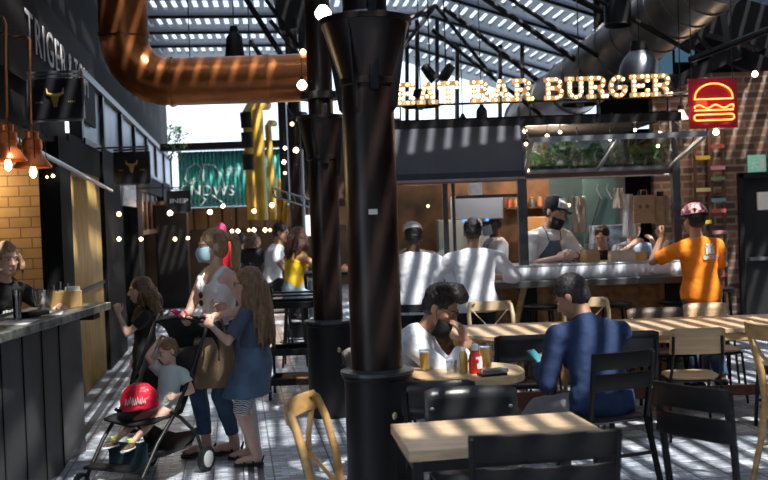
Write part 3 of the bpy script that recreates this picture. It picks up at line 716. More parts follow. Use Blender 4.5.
MB().tube([(-.22, .02, .33), (-.4, .3, .33)], .008, 6).build('side_bracket', STEEL, ns)
# ================================================================ TOWER OF COLOURED BOOKS/BOARDS on the brick wall
tw = thing('ladder_rack', 'tall dark rack of small coloured boards against the brick wall', 'rack', (3.98, 12.15, 0))
MB().box2((-.02, -.02, 0), (.03, .04, 3.0)).build('post', DWOOD, tw)
for s in (-1, 1): MB().box2((s*.17-.015, .0, 0), (s*.17+.015, .04, 2.6)).build('post', DWOOD, tw)
cl = [(.5, .35, .03), (.35, .06, .05), (.1, .25, .3), (.5, .45, .2), (.1, .15, .08), (.4, .2, .25)]
for i in range(14):
    z = .7+i*.13; s = 1 if i % 3 else -1
    MB().box((s*.09, -.03, z), (.17, .02, .045)).build('board', mat('board_paint_%d' % (i % 6), cl[i % 6], .6), tw)
# ================================================================ LAMPS
def cord(mb, p, z=None, r=.004):
    mb.tube([p, V((p.x, p.y, rz(p.x*.989+p.y*.1477) if z is None else z))], r, 6)
def dome(label, u, v, Y, rad, h, m, bowl=None, group=None, neck=True, glow=False):
    """v = rim centre height"""
    p = pt(u, v, Y); t = thing('pendant_lamp', label, 'pendant lamp', p, None, group)
    pr = bowl or [(rad, 0), (rad*1.02, .01), (rad*.98, h*.3), (rad*.88, h*.55), (rad*.68, h*.75), (rad*.45, h*.88), (rad*.4, h*.9)]
    MB().lathe(pr+[(pr[-1][0]*.9, pr[-1][1])]+[(a*.96, b-.004) for a, b in pr[::-1]], seg=32, caps=False).build('shade', m, t)
    hh = pr[-1][1]
    MB().lathe([(rad*.42, hh-.01), (rad*.44, hh+rad*.1), (rad*.36, hh+rad*.35), (rad*.38, hh+rad*.45), (rad*.1, hh+rad*.5)], seg=20).build('neck', BLKM, t)
    mb = MB(); zt = rz(p.x*.989+p.y*.1477)-p.z; mb.tube([(0, 0, hh+rad*.5), (0, 0, zt)], .006, 6); mb.build('cord', BLKM, t)
    MB().ell((0, 0, h*.25), (rad*.22, rad*.22, rad*.3)).build('bulb', WARMS if glow else WHITE, t)
    return t
dome('large grey dome pendant above the last letters of the lit sign', 640, 84, 9.9, .21, .36, GREYM)
dome('grey flared pendant hanging behind the first word of the lit sign', 421, 107, 10.5, .2, .1, GREYM)
dome('grey flared pendant hanging behind the start of the last word of the lit sign', 580, 105, 10.5, .2, .1, GREYM)
dome('black cylindrical pendant at the top centre right under the roof', 618, 26, 10.6, .15, .3, BLK, [(.145, 0), (.15, .01), (.14, .02), (.14, .3), (.1, .33)])
dome('black bell pendant hanging just above the copper duct', 235, 60, 11, .11, .3, BLK, [(.11, 0), (.1, .12), (.085, .25), (.03, .32)])
dome('small black cylinder pendant behind the middle word of the lit sign', 482, 122, 11, .065, .15, BLK, [(.065, 0), (.06, .12), (.04, .16)])
dome('small black pendant between the first and middle words of the lit sign', 463, 126, 12, .06, .1, BLK, [(.06, 0), (.05, .08), (.03, .12)])
dome('glowing pink paper pendant over the right end of the kiosk', 681, 119, 9.8, .075, .07, mat('pink_glow_shade', (.9, .6, .5), .6, em=1.2, emc=(1, .55, .42)), [(.075, 0), (.03, .08), (.01, .1)])
# twin spot lamps
for i, (u, lab) in enumerate(((430, 'left'), (446, 'right'))):
    p = pt(u, 74, 12); t = thing('spot_lamp', 'black spotlight can, %s one of the pair above the lit sign' % lab, 'spotlight', p)
    rt = Matrix.Rotation(R(35 if i else -35), 3, 'Y'); MB().lathe([(.06, -.1), (.065, .0), (.055, .12), (.03, .13)], seg=20, rot=rt).build('can', BLKM, t); MB().tube([(0, 0, .1), (0, 0, 1.3)], .01, 6).build('stem', BLKM, t)
# copper pendants over the left counter
def cage_lamp(label, u, v, Y, pipe):
    p = pt(u, v, Y); t = thing('copper_pendant_lamp', label, 'pendant lamp', p); s = Y/5.6
    OR = mat('orange_copper_shade', (.8, .2, .05), .3, .6, .2, 8)
    MB().lathe([(.102*s, 0), (.1*s, .01*s), (.075*s, .045*s), (.055*s, .07*s), (.05*s, .08*s), (.05*s, .105*s), (.055*s, .11*s), (.052*s, .155*s), (.035*s, .165*s), (.037*s, .2*s), (.01*s, .21*s)], seg=28, caps=False).build('shade', OR, t, solid=.003)
    MB().lathe([(.012*s, .03*s), (.014*s, .0), (.02*s, -.02*s), (.016*s, -.045*s), (.006*s, -.055*s)], seg=14).build('bulb', WARM, t)
    mb = MB()
    for k_ in range(4):
        a = math.pi/2*k_+.5; mb.tube([(math.cos(a)*.075*s, math.sin(a)*.075*s, .05*s), (math.cos(a)*.06*s, math.sin(a)*.06*s, .22*s), (0, 0, .245*s)], .0025, 6)
    mb.build('cage', BLKM, t)
    P = [V((0, 0, .21*s))]+[pt(a, b, Y+c)-p for a, b, c in pipe]
    MB().tube(P, .008, 8).build('copper_pipe', COPPER, t)
    return t
cage_lamp('orange copper pendant lamp at the left edge, nearer the camera', 8, 161, 5.6, [(7, 110, 0), (6, 60, 0), (6, 25, .02), (3, 18, .1), (-6, 16, .3), (-14, 16, .6)])
cage_lamp('orange copper pendant lamp hanging second from the left edge', 33, 168, 5.95, [(31, 120, 0), (30, 80, 0), (30, 40, .02), (27, 37, .1), (12, 37, .4), (-4, 30, .9)])
# globe bulbs and string lights
def bulb(name, u, v, Y, r, m, label, grp=None, wire=None):
    p = pt(u, v, Y); t = thing(name, label, 'light bulb', p, None, grp)
    MB().lathe([(r*.3, r*1.0), (r*.55, r*.75), (r, .1*r), (r*.9, -r*.4), (r*.5, -r*.85), (0.001, -r)], seg=16).build('glass', m, t)
    MB().lathe([(r*.4, r*.9), (r*.4, r*1.6), (r*.1, r*1.7)], seg=10).build('socket', BLKM, t)
    MB().tube([(0, 0, r*1.6), (0, 0, wire if wire else .25)], .003, 5).build('wire', BLKM, t)
    return t
bulb('globe_bulb', 323, 13, 7.2, .06, HOTW, 'bright white globe bulb at the top beside the thick column')
bulb('globe_bulb', 302, 85, 8.2, .042, HOTW, 'white globe bulb at the right end of the copper duct')
bulb('globe_bulb', 303, 52, 9, .03, WARMS, 'small amber bulb above the end of the copper duct')
lst = [(292, 124, 10, .035), (285, 148, 10, .03), (284, 162, 10, .035), (285, 173, 10, .028), (296, 150, 10, .045), (272, 205, 14, .05), (254, 211, 16, .06), (223, 206, 16, .05), (210, 212, 15, .06), (213, 231, 20, .06), (232, 231, 20, .05), (238, 231, 20, .06), (249, 230, 20, .05), (254, 230, 20, .06), (265, 230, 20, .06), (270, 230, 20, .05), (301, 118, 9.5, .025), (170, 213, 14, .06), (119, 214, 12.5, .05), (119, 239, 12.5, .04), (141, 239, 14, .04), (175, 239, 15, .05), (188, 238, 16, .04), (53, 176, 8.8, .025), (47, 177, 8.8, .02)]
for i, (u, v, Y, r) in enumerate(lst):
    lab = ['warm bulb glowing in the far market hall', 'amber bulb hanging in the cluster by the far dark column'][1 if i in (0, 1, 2, 3, 4, 16) else 0]
    bulb('string_bulb', u, v, Y, r*.62, WARM if i % 3 else WARMS, lab, 'bulbs by the far column' if i in (0, 1, 2, 3, 4, 16) else 'warm bulbs of the far market hall', .3 if i < 17 else .15)
for i, (u, v, Y, r) in enumerate([(525, 131, 9.5, .02), (547, 136, 9.5, .018), (577, 139, 9.5, .02), (610, 139, 9.5, .018), (527, 170, 9.5, .02), (560, 132, 9.5, .016), (716, 132, 9, .028), (658, 146, 9.4, .016), (755, 74, 10, .03), (660, 133, 9.5, .016), (635, 130, 10, .016), (526, 144, 9.5, .016)]):
    lab = 'tiny warm bulb on the string under the kiosk roof'; g = 'tiny bulbs under the kiosk roof'
    if i == 6: lab, g = 'round warm bulb right below the neon burger sign', None
    if i == 8: lab, g = 'amber teardrop bulb high on the brick wall right of the neon sign', None
    bulb('string_bulb', u, v, Y, r, WARM, lab, g, .12 if i != 8 else .4)
for i, (u, v) in enumerate(((562, 203), (575, 200), (569, 205), (428, 206), (580, 213))): bulb('string_bulb', u, v, 11.6, .02, WARMS, 'small amber bulb inside the kiosk near the back wall', 'amber bulbs inside the kiosk', .1)
# ================================================================ HANGING SHOP SIGNS and facade lettering
LW = mat('grey_letter_white', (.5, .48, .5), .6)
a0, a1 = fa(20, 25), fa(84, 80)
ts = thing('shop_fascia_sign', 'long dark fascia sign with raised pale capitals along the left shopfront', 'sign', FP((a0+a1)/2, 2.85, .02))
o = ts.location; mb = MB(); fbox(mb, -8, a1+.6, 2.8, 3.6, .0, .03); mb.build('sign_board', mat('sign_board_black', (.014, .011, .011), .8, 0, .3, spec=.15), ts, org=o)
for wd, q0, q1 in (('TRIGER', 0, .56), ('&', .6, .68), ('TOM', .72, 1)): text(wd, .42, .003, LW, 'lettering', ts, frame(A, (0, 0, 1), N, FP(a0+(a1-a0)*(q0+q1)/2, 3.2, .04)-o), .0, (a1-a0)*(q1-q0), spacing=1.2)
def hangsign(label, u0, v0, u1, v1, Y, emb, body=None):
    p, q = pt(u0, v1, Y), pt(u1, v0, Y); t = thing('hanging_sign', label, 'sign', V(((p.x+q.x)/2, Y, p.z)))
    w = q.x-p.x; h = q.z-p.z
    MB().box((0, 0, h/2), (w, .03, h)).build('board', mat('sign_gloss_black', (.02, .02, .024), .25, 0, .2), t, bevel=.003)
    mb = MB()
    for a, b in (((-w/2, 0, h+.02), (w/2, 0, h+.02)), ((-w/2, 0, -.01), (w/2, 0, -.01)), ((-w/2, 0, 0), (-w/2, 0, h)), ((w/2, 0, 0), (w/2, 0, h))): mb.bar(a, b, .02, .02)
    mb.bar((-w/2-.5, 0, h+.05), (w/2, 0, h+.05), .02, .02); mb.build('frame', POSTM, t)
    G = mat('gold_leaf', (.5, .36, .1), .4, .5)
    if emb == 'bull':
        mb = MB(); c = h*.55; s = w*.16
        mb.tube([(-s, -.02, c+s), (-s*.9, -.02, c+s*.4), (-s*.3, -.02, c+s*.15), (s*.3, -.02, c+s*.15), (s*.9, -.02, c+s*.4), (s, -.02, c+s)], [.004, .012, .016, .016, .012, .004], 8)
        mb.prism([(-s*.55, s*.2), (s*.55, s*.2), (s*.3, -s*.7), (s*.18, -s*1.2), (-s*.18, -s*1.2), (-s*.3, -s*.7)], (0, -.018, c), (1, 0, 0), (0, 0, 1), (0, -.005, 0)); mb.build('bull_head_emblem', G, t)
        for x_ in (-1, 1):
            for q_ in range(4): MB().box((x_*w*.3+(q_-1.5)*w*.035, -.018, h*.42), (w*.02, .004, w*.03)).build('gold_mark', G, t)
    else: text(body, w*.27, .003, PAPER, 'lettering', t, frame((1, 0, 0), (0, 0, 1), (0, -1, 0), V((0, -.02, h*.5))), .003, w*.8)
    return t
hangsign('black square hanging sign with gold bull emblem below the pale capitals, nearer the camera', 30, 78, 82, 120, 7.6, 'bull')
hangsign('smaller black hanging sign with gold bull emblem further along the shopfronts', 115, 151, 149, 184, 11.3, 'bull')
hangsign('small black hanging sign with white lettering near the teal fascia', 168, 190, 190, 212, 15.5, 't', 'INEP')
# white lettering plate over far shops
t = thing('shop_plate', 'pale plate with dark lettering over the shop beside the second hanging sign', 'sign', FP(fa(124), 1.93, .1)); o = t.location
mb = MB(); fbox(mb, fa(117), fa(131), 1.95, 2.3, .06, .09); mb.build('plate', mat('plate_grey', (.3, .3, .33), .5), t, org=o); mb = MB(); a_ = fa(118)
while a_ < fa(130): fbox(mb, a_, a_+.1, 2.06, 2.2, .09, .1); a_ += .17
mb.build('pale_marks', PAPER, t, org=o)
# wall graphics: text on tile "Slow R"
text('Slow R', .36, .003, mat('script_ink', (.05, .03, .02), .6), 'wall_lettering', None, frame(N, (0, 0, 1), -A, FP(-1.335, 1.3, -1.05)))
o = bpy.data.objects['wall_lettering']; tag(o, 'dark handwritten words painted on the amber tiles behind the left counter', 'lettering')
# white fitting in the stall
tag(MB().box(FP(-1.5, 1.3, -1.05), (.2, .04, .75), ROTA).build('menu_board', PAPER), 'tall white board on the amber tiles behind the left counter', 'board')
# yellow pipes at the far end
YL = mat('yellow_pipe_paint', (.5, .3, .03), .45, 0, .3, 4)
for i, (u, v0_, Y, r) in enumerate(((247, 112, 18, .09), (257, 110, 17.5, .1), (268, 126, 18, .06))):
    pb = pt(u+5, 203, Y); ptp = pt(u, v0_, Y)
    t = thing('yellow_pipe', ('leftmost yellow pipe with black collars', 'middle, thickest bare yellow pipe with bent top', 'thin rightmost yellow pipe')[i]+' in front of the teal fascia', 'pipe', pb)
    P = [V((0, 0, -.3)), V((0, 0, 0)), ptp-pb, ptp-pb+V((r*.5, .1, r)), ptp-pb+V((r*1.2, .4, r*1.3))]
    MB().tube(P, r, 16).build('pipe_run', YL, t)
    if i == 0:
        for v in (118, 138, 160): p_ = pt(u+(v-112)*.05, v, Y)-pb; MB().tube([p_-V((0, 0, .18)), p_+V((0, 0, .1))], [r*1.35, r*1.5], 16).build('black_collar', BLK, t)
bn = thing('yellow_banner', 'long yellow ribbed banner hanging beside the far dark column', 'banner', pt(284, 268, 13.6)); o = bn.location
rows = []
for i in range(20):
    v = 178+90*i/19; rows.append([pt(277+j*1.15, v, 13.6)+V((0, .03*math.sin(j*1.5+i*.4), 0)) for j in range(10)])
MB().grid(rows).build('banner_cloth', mat('yellow_banner_cloth', (.6, .33, .03), .6, 0, .3, 5), bn, org=o, solid=.01)
# ================================================================ FURNITURE
def cross_back(label, loc, face, group=None, m=WOODB, sc=1):
    t = thing('cross_back_chair', label, 'chair', loc, face, group)
    MB().loft([((0, 0, z), (1, 0, 0), (0, 1, 0), w, w) for z, w in ((.44, .2), (.445, .21), (.465, .21), (.475, .2))], 28, power=3).build('seat', m, t)
    for s in (-1, 1):
        MB().tube([(s*.18, .18, .45), (s*.19, .2, .2), (s*.2, .22, 0)], [.018, .017, .014], 10).build('leg', m, t)
        MB().tube([(s*.2, -.26, 0), (s*.19, -.2, .25), (s*.185, -.17, .46)], [.015, .018, .02], 10).build('leg', m, t)
        MB().tube([(s*.185, -.17, .46), (s*.19, -.19, .62), (s*.195, -.235, .78), (s*.185, -.27, .87), (s*.14, -.285, .895)], [.02, .02, .019, .018, .016], 10).build('back_post', m, t)
    mb = MB(); rows = []
    for i in range(13):
        a = i/12*2-1; y = -.275-.035*(1-a*a); rows.append([(a*.19, y+.012, .82), (a*.19, y-.006, .905), (a*.19, y-.02, .9), (a*.19, y-.012, .815)])
    for i in range(12):
        pass
    k = 0; vs = [p for r in rows for p in r]; fs = [[0, 1, 2, 3], [48, 51, 50, 49]]
    for i in range(12):
        for j in range(4): fs.append([i*4+j, i*4+(j+1) % 4, i*4+4+(j+1) % 4, i*4+4+j])
    MB().add(vs, fs).build('top_rail', m, t, bevel=.004)
    for s in (-1, 1):
        MB().tube([(s*.17, -.29, .84), (s*.06, -.275, .72), (-s*.06, -.235, .6), (-s*.15, -.17, .47)], .014, 8, flat=.45).build('cross_strap', m, t)
    for s in (-1, 1): MB().tube([(s*.19, .19, .22), (s*.19, -.2, .22)], .01, 8).build('stretcher', m, t)
    return t
def plyback(label, loc, face, m, group=None, fr=None):
    fr = fr or BLKM
    t = thing('plywood_chair', label, 'chair', loc, face, group)
    MB().loft([((0, 0, z), (1, 0, 0), (0, 1, 0), w, w*.95) for z, w in ((.435, .18), (.44, .195), (.452, .195), (.456, .188))], 28, power=3.2).build('seat', m, t)
    rows = []
    for i in range(11):
        a = i/10*2-1; rows.append([(a*.195, -.21-.035*(1-a*a)-z*.03, .63+z*.19*(1 if abs(a) < .85 else .93)) for z in (0, .33, .66, 1)])
    MB().grid(rows).build('backrest', m, t, solid=.011)
    for s in (-1, 1):
        MB().tube([(s*.2, .2, 0), (s*.175, .15, .43)], .011, 8).build('leg', fr, t)
        MB().tube([(s*.21, -.24, 0), (s*.175, -.16, .43)], .011, 8).build('leg', fr, t)
        MB().tube([(s*.175, -.13, .43), (s*.178, -.2, .5), (s*.175, -.235, .62), (s*.17, -.245, .76)], .011, 8).build('back_post', fr, t)
        MB().ell((s*.165, -.215, .72), (.009, .006, .009)).build('screw', STEEL, t)
    mb = MB()
    for s in (-1, 1): mb.tube([(s*.175, .15, .425), (s*.175, -.16, .425)], .01, 8)
    mb.tube([(-.175, .15, .425), (.175, .15, .425)], .01, 8); mb.tube([(-.175, -.16, .425), (.175, -.16, .425)], .01, 8); mb.build('seat_frame', fr, t)
    return t
def slatback(label, loc, face, group=None, w=.21, gap=True, m=None, h=.88):
    m = m or BLKW
    t = thing('slat_back_chair', label, 'chair', loc, face, group)
    MB().loft([((0, 0, z), (1, 0, 0), (0, 1, 0), q, q*.95) for z, q in ((.44, w-.01), (.445, w), (.46, w), (.465, w-.01))], 28, power=5).build('seat', m, t)
    for s in (-1, 1):
        MB().bar((s*w*1.02, .2, 0), (s*(w-.02), .17, .45), .022, .028).build('leg', m, t)
        MB().bar((s*w*1.06, -.3, 0), (s*(w-.01), -.18, .46), .022, .03).build('leg', m, t)
        MB().bar((s*(w-.01), -.18, .45), (s*(w), -.25, h-.01), .022, .03).build('back_post', m, t, bevel=.005)
    for z0_, z1_ in ((h-.1, h), (h-.225, h-.125)):
        rows = []
        for i in range(11):
            a = i/10*2-1; rows.append([(a*(w+.01), -.12-(z-.45)*.15-.1-.02*(1-a*a)+.035, z) for z in (z0_, (z0_+z1_)/2, z1_)])
        MB().grid(rows).build('back_slat', m, t, solid=.014, bevel=.004)
    for s in (-1, 1):
        MB().ell((s*(w-.005), -.225, h-.05), (.008, .012, .008)).build('screw', STEEL, t)
    MB().bar((-w, .18, .2), (w, .18, .2), .015, .02).build('stretcher', m, t); MB().bar((-w, -.24, .25), (w, -.24, .25), .015, .02).build('stretcher', m, t)
    return t
def stool(label, loc, h=.8, group=None):
    t = thing('bar_stool', label, 'stool', loc, None, group)
    MB().lathe([(.13, h-.04), (.16, h-.03), (.165, h-.005), (.15, h), (.05, h-.008)], seg=28).build('seat', BLKW, t)
    for k_ in range(4):
        a = math.pi/4+math.pi/2*k_; c, s = math.cos(a), math.sin(a); MB().tube([(c*.12, s*.12, h-.04), (c*.2, s*.2, 0)], .012, 8).build('leg', BLKM, t)
    mb = MB(); mb.tube([(.175*math.cos(R(q)), .175*math.sin(R(q)), .28) for q in range(0, 361, 15)], .009, 6, cap=False); mb.build('foot_ring', BLKM, t)
    return t
# ---- tables
P4 = [pt(385, 425, 4.5)]
tf = [V((0.0, 4.52)), V((.07, 3.98)), V((.93, 4.12)), V((.845, 4.66))]
t = thing('cafe_table', 'pale rectangular wooden table in the foreground, beside the thick black column', 'table', (.46, 4.32, 0)); o = t.location
MB().prism([(p.x, p.y) for p in tf], (0, 0, .705), (1, 0, 0), (0, 1, 0), (0, 0, .045)).build('tabletop', WOODT, t, org=o, bevel=.004)
for i, p in enumerate(tf):
    q = p.lerp(V((.46, 4.32)), .09); MB().box2((q.x-.022, q.y-.022, 0), (q.x+.022, q.y+.022, .705)).build('leg', BLKM, t, org=o)
mb = MB()
for i in range(4):
    a, b = [tf[j % 4].lerp(V((.46, 4.32)), .09) for j in (i, i+1)]; mb.bar((a.x, a.y, .68), (b.x, b.y, .68), .03, .04)
mb.build('apron_frame', BLKM, t, org=o)
t = thing('round_end_table', 'small pale wooden table with rounded end where the bearded man sits', 'table', (.46, 5.98, 0)); o = t.location
poly = []
for q in range(0, 360, 8):
    c_, s_ = math.cos(R(q)), math.sin(R(q)); poly.append((.35*math.copysign(abs(c_)**.8, c_), .33*math.copysign(abs(s_)**.8, s_)))
MB().prism(poly, (0, 0, .705), (1, 0, 0), (0, 1, 0), (0, 0, .045)).build('tabletop', mat('round_top_wood', (.62, .42, .22), .4, 0, .25, 6, stretch=(.6, 7, 7)), t, bevel=.004)
MB().bar((-.05, .1, .02), (.06, -.02, .7), .16, .05).build('leg', WOODO, t); MB().bar((.12, .1, .02), (.0, -.02, .7), .16, .05).build('leg', WOODO, t)
MB().lathe([(.22, 0), (.22, .015), (.05, .03)], seg=28).build('foot', BLK, t)
t = thing('communal_table', 'long pale communal table with honey coloured edge stretching to the right', 'table', (2.1, 7.95, 0)); o = t.location
MB().prism([(.5, 7.75), (.86, 7.5), (3.8, 7.55), (3.8, 8.45), (.5, 8.4)], (0, 0, .72), (1, 0, 0), (0, 1, 0), (0, 0, .03)).build('tabletop', WOODT, t, org=o)
MB().prism([(.52, 7.76), (.87, 7.52), (3.78, 7.57), (3.78, 8.43), (.52, 8.38)], (0, 0, .66), (1, 0, 0), (0, 1, 0), (0, 0, .06)).build('table_edge', WOODO, t, org=o)
for x in (.8, 1.85, 3.4):
    for s in (-1, 1): MB().bar((x-s*.4, 7.98, .02), (x+s*.3, 7.98, .66), .06, .08).build('leg', RWOOD, t, org=o)
MB().box2((.7, 7.96, .16), (3.6, 8.0, .24)).build('footrail', RWOOD, t, org=o)
# ---- chairs
cross_back('honey cross-back chair at bottom centre left, beside the thick column', (-.12, 4.36, 0), (.97, -.25))
cross_back('golden cross-back chair cut off by the right edge of the photo', (2.5, 5.85, 0), (.95, .3)).scale = (1.1, 1.1, 1.1)
cx_ = cross_back('pale cross-back chair behind the communal table, nearest the bearded man', (.93, 8.55, 0), (.05, -1), m=mat('pale_bent_wood', (.62, .46, .28), .45, 0, .2, 9))
dup(cx_, (1.72, 8.6, 0), (-.2, -1), 'pale cross-back chair behind the communal table, half hidden by the man in navy')
slatback('black slat-back chair in front of the foreground table, its back nearest the camera', (.545, 3.85, 0), (-.05, 1), w=.27, h=.895)
slatback('black slat-back chair the man in navy sits on', (1.28, 6.02, 0), (-.35, .94), w=.2, h=.86)
slatback('very dark slat-back chair standing turned in the foreground at right', (1.44, 4.24, 0), (.8, .6), w=.175, h=.96)
mB = mat('black_plywood', (.02, .02, .022), .3, 0, .5, 5)
plyback('wide black plywood chair behind the foreground table, its back just above the tabletop', (.42, 4.78, 0), (.05, -1), mB).scale = (1.2, 1, 1)
plyback('black plywood chair at the near side of the rounded table, beside the thick column', (.27, 5.5, 0), (.05, 1), mB)
plyback('black plywood chair at the communal table between the bearded man and the man in navy', (.98, 7.3, 0), (.0, 1), mB).scale = (1.15, 1, 1)
plyback('black plywood chair at the communal table just right of the man in navy', (1.75, 7.32, 0), (.1, 1), mB)
mL = mat('oak_plywood', (.6, .41, .22), .42, 0, .18, 5, stretch=(1, 1, 8))
plyback('oak plywood chair with black frame at the near side of the communal table', (2.22, 7.35, 0), (.04, 1), mL)
plyback('oak plywood chair facing us behind the communal table, in front of the orange shirt', (2.83, 8.62, 0), (.0, -1), mL)
plyback('dark brown plywood chair facing us behind the communal table, left of the oak one', (2.4, 8.68, 0), (0, -1), mat('dark_brown_ply', (.1, .06, .045), .5), ).scale = (1.3, 1, .96)
slatback('black slat-back chair at the right end in front of the communal table', (2.95, 7.35, 0), (.1, 1), w=.19, h=.84)
for u, lab in ((616, 'round black bar stool in front of the kiosk behind the man in navy'), (678, 'round black bar stool in front of the kiosk left of the orange shirt'), (542, 'round black bar stool in front of the kiosk below the ribbed edge, leftmost')):
    p = pt(u, 308, 9.15); stool(lab, (p.x, 9.2, 0), .82)
stool('round black bar stool at the right behind the orange shirted man', (3.15, 9.5, 0), .9)
# small dark bin with yellow rim right of orange man
t = thing('waste_bin', 'black waste bin with a lime rim right of the orange shirted man', 'bin', (3.28, 10.4, 0)); MB().lathe([(.16, 0), (.2, 1.0), (.19, 1.0)], seg=24).build('body', BLK, t); MB().lathe([(.19, 1.0), (.21, 1.0), (.21, 1.04), (.19, 1.04)], seg=24).build('rim', mat('lime_rim', (.4, .5, .05), .5), t)
# ---- black trolley
t = thing('service_trolley', 'black three tier service trolley on castors left of the slim column', 'trolley', (-.78, 9.5, 0)); o = t.location
x0, x1, y0, y1 = -.33, .33, -.2, .2
for z, nm in ((.86, 'top_tray'), (.42, 'middle_tray'), (.14, 'bottom_tray')):
    mb = MB(); mb.box2((x0, y0, z), (x1, y1, z+.015))
    for a, b in (((x0, y0), (x1, y0)), ((x0, y1), (x1, y1)), ((x0, y0), (x0, y1)), ((x1, y0), (x1, y1))): mb.bar((*a, z+.03), (*b, z+.03), .012, .06)
    mb.build(nm, BLKM, t, bevel=.003)
for a in (x0, x1):
    for b in (y0, y1):
        MB().bar((a, b, .1), (a, b, 1.02), .025, .025).build('upright', BLKM, t)
        c = MB().lathe([(.045, -.012), (.045, .012)], (a, b, .047), 20, Matrix.Rotation(R(90), 3, 'Y')).build('castor', BLK, t); MB().lathe([(.02, -.014), (.02, .014)], (a, b, .047), 14, Matrix.Rotation(R(90), 3, 'Y')).build('hub', PAPER, c)
mb = MB()
for b in (y0, y1): MB().tube([(x0, b, .98), (x1, b, .98)], .01, 8).build('top_rail', BLKM, t)
tag(MB().box2((-1.02, 9.36, .156), (-.52, 9.64, .2)).build('cardboard_box', mat('cardboard', (.3, .16, .08), .8)), 'flat cardboard box on the bottom tier of the black trolley', 'box')
# high table and stools behind the trolley
t = thing('high_table', 'dark high bar table between the seated man in white and the woman in yellow', 'table', (-.62, 12.5, 0)); MB().box((0, 0, 1.0), (.9, .6, .04)).build('tabletop', BLKW, t, bevel=.004)
for a in (-.38, .38): MB().box((a, 0, .49), (.05, .05, .98)).build('leg', BLKM, t)
stool('black bar stool under the woman in yellow', (-1.06, 11.5, 0), .78); slatback('black high chair under the man in the white t-shirt', (-1.5, 13.4, 0), (.9, .2), w=.19, h=1.12)
# ---- left counter
MARB = mat('speckled_counter_top', (.16, .17, .15), .3, 0, .9, 14)
t = thing('bar_counter', 'dark panelled bar counter with speckled stone top at the left edge', 'counter', (-2.4, 6.5, 0)); o = t.location
MB().prism([(-2.2, 4.6), (-2.1, 7.62), (-2.62, 7.75), (-2.75, 4.6)], (0, 0, 1.055), (1, 0, 0), (0, 1, 0), (0, 0, .055)).build('counter_top', MARB, t, org=o, bevel=.005)
body = [(-2.05, 4.6), (-2.33, 7.02), (-2.62, 7.02), (-2.6, 4.6)]
b = MB().prism([(-2.24, 4.6), (-2.3, 7.0), (-2.62, 7.0), (-2.62, 4.6)], (0, 0, .0), (1, 0, 0), (0, 1, 0), (0, 0, 1.055)).build('counter_body', PANEL, t, org=o)
mb = MB()
for i in range(7):
    y = 4.7+i*.38; x = -2.24-(y-4.6)*.025; mb.box2((x-.01, y-.006, .02), (x+.008, y+.006, 1.05))
mb.build('panel_joints', BLK, b, org=(0, 0, 0)) if False else mb.build('panel_joints', BLK, t, org=o)
MB().prism([(-2.36, 7.1), (-2.3, 7.5), (-2.5, 7.55), (-2.55, 7.1)], (0, 0, 0), (1, 0, 0), (0, 1, 0), (0, 0, 1.055)).build('end_panel', mat('grey_end_panel', (.09, .09, .1), .5), t, org=o)
MB().box2((-2.45, 7.0, 0), (-2.4, 7.1, 1.05)).build('recess_board', RWOOD, t, org=o)
MB().box((-2.17, 7.3, 1.035), (.1, .16, .04)).build('under_hook', BLK, t, org=o)
TOPZ = 1.11
def ct(u, v): p = pz(u, v, TOPZ); return V((p.x, p.y, TOPZ))
p = ct(68, 305); p = V((-2.33, 7.25, TOPZ))
t = thing('cutlery_caddy', 'light wooden caddy full of cutlery and napkins at the far end of the counter', 'caddy', p, (.3, 1))
mb = MB(); mb.box((0, -.07, .06), (.18, .01, .12)); mb.box((0, .07, .06), (.18, .01, .12)); mb.box((-.09, 0, .06), (.01, .15, .12)); mb.box((.09, 0, .06), (.01, .15, .12)); mb.box((0, 0, .005), (.18, .14, .01)); mb.build('box', mat('caddy_wood', (.6, .38, .15), .5, 0, .2), t, bevel=.003)
MB().box((.05, .02, .09), (.07, .09, .12)).build('napkins', WHITE, t)
for i in range(5): MB().bar((-.06+i*.022, -.03+.015*(i % 2), .03), (-.07+i*.03, -.03, .17+.01*(i % 3)), .012, .003).build('fork', BLKM if i % 2 else STEEL, t)
tg = clear('clear_glass_ware', (.85, .88, .9), .2, .02)
def tumbler(name, label, p, r0, r1, h, liquid=None, m=tg):
    t = thing(name, label, 'glass', p)
    MB().lathe([(r0*.9, 0), (r0, .003), (r1, h), (r1*.94, h), (r0*.88, .012), (.001, .01)], seg=24, caps=False).build('glass', m, t)
    if liquid:
        MB().lathe([(r0*.86, .013), (r0+(r1-r0)*.8-.004, h*.84)], seg=24).build('drink', liquid, t); 
        if 'beer' in liquid.name: MB().lathe([(r0+(r1-r0)*.8-.004, h*.84), (r0+(r1-r0)*.9-.004, h*.9)], seg=24).build('foam', WHITE, t)
    return t
tumbler('cocktail_glass', 'wide clear glass on the counter left of the wooden caddy', (-2.42, 7.05, TOPZ), .05, .075, .15)
t = tumbler('tall_glass', 'tall dark narrow glass on the counter at the left edge', (-2.33, 6.3, TOPZ), .025, .03, .2, mat('dark_drink', (.05, .02, .03), .1))
for i, (x, y, lab) in enumerate(((-2.3, 6.2, 'white paper menu on the counter nearest the left edge'), (-2.3, 6.75, 'white paper menu on the counter between the glass and the caddy'))):
    tag(MB().box((x, y, TOPZ+.003), (.21, .3, .003), Matrix.Rotation(.1+i*.15, 3, 'Z')).build('paper_menu', PAPER), lab, 'menu')
tag(MB().box((-2.33, 6.6, TOPZ+.02), (.2, .1, .035), Matrix.Rotation(1.2, 3, 'Z')).build('black_wallet', BLK, bevel=.01), 'black folded case lying on the counter beside the woman in black', 'case')
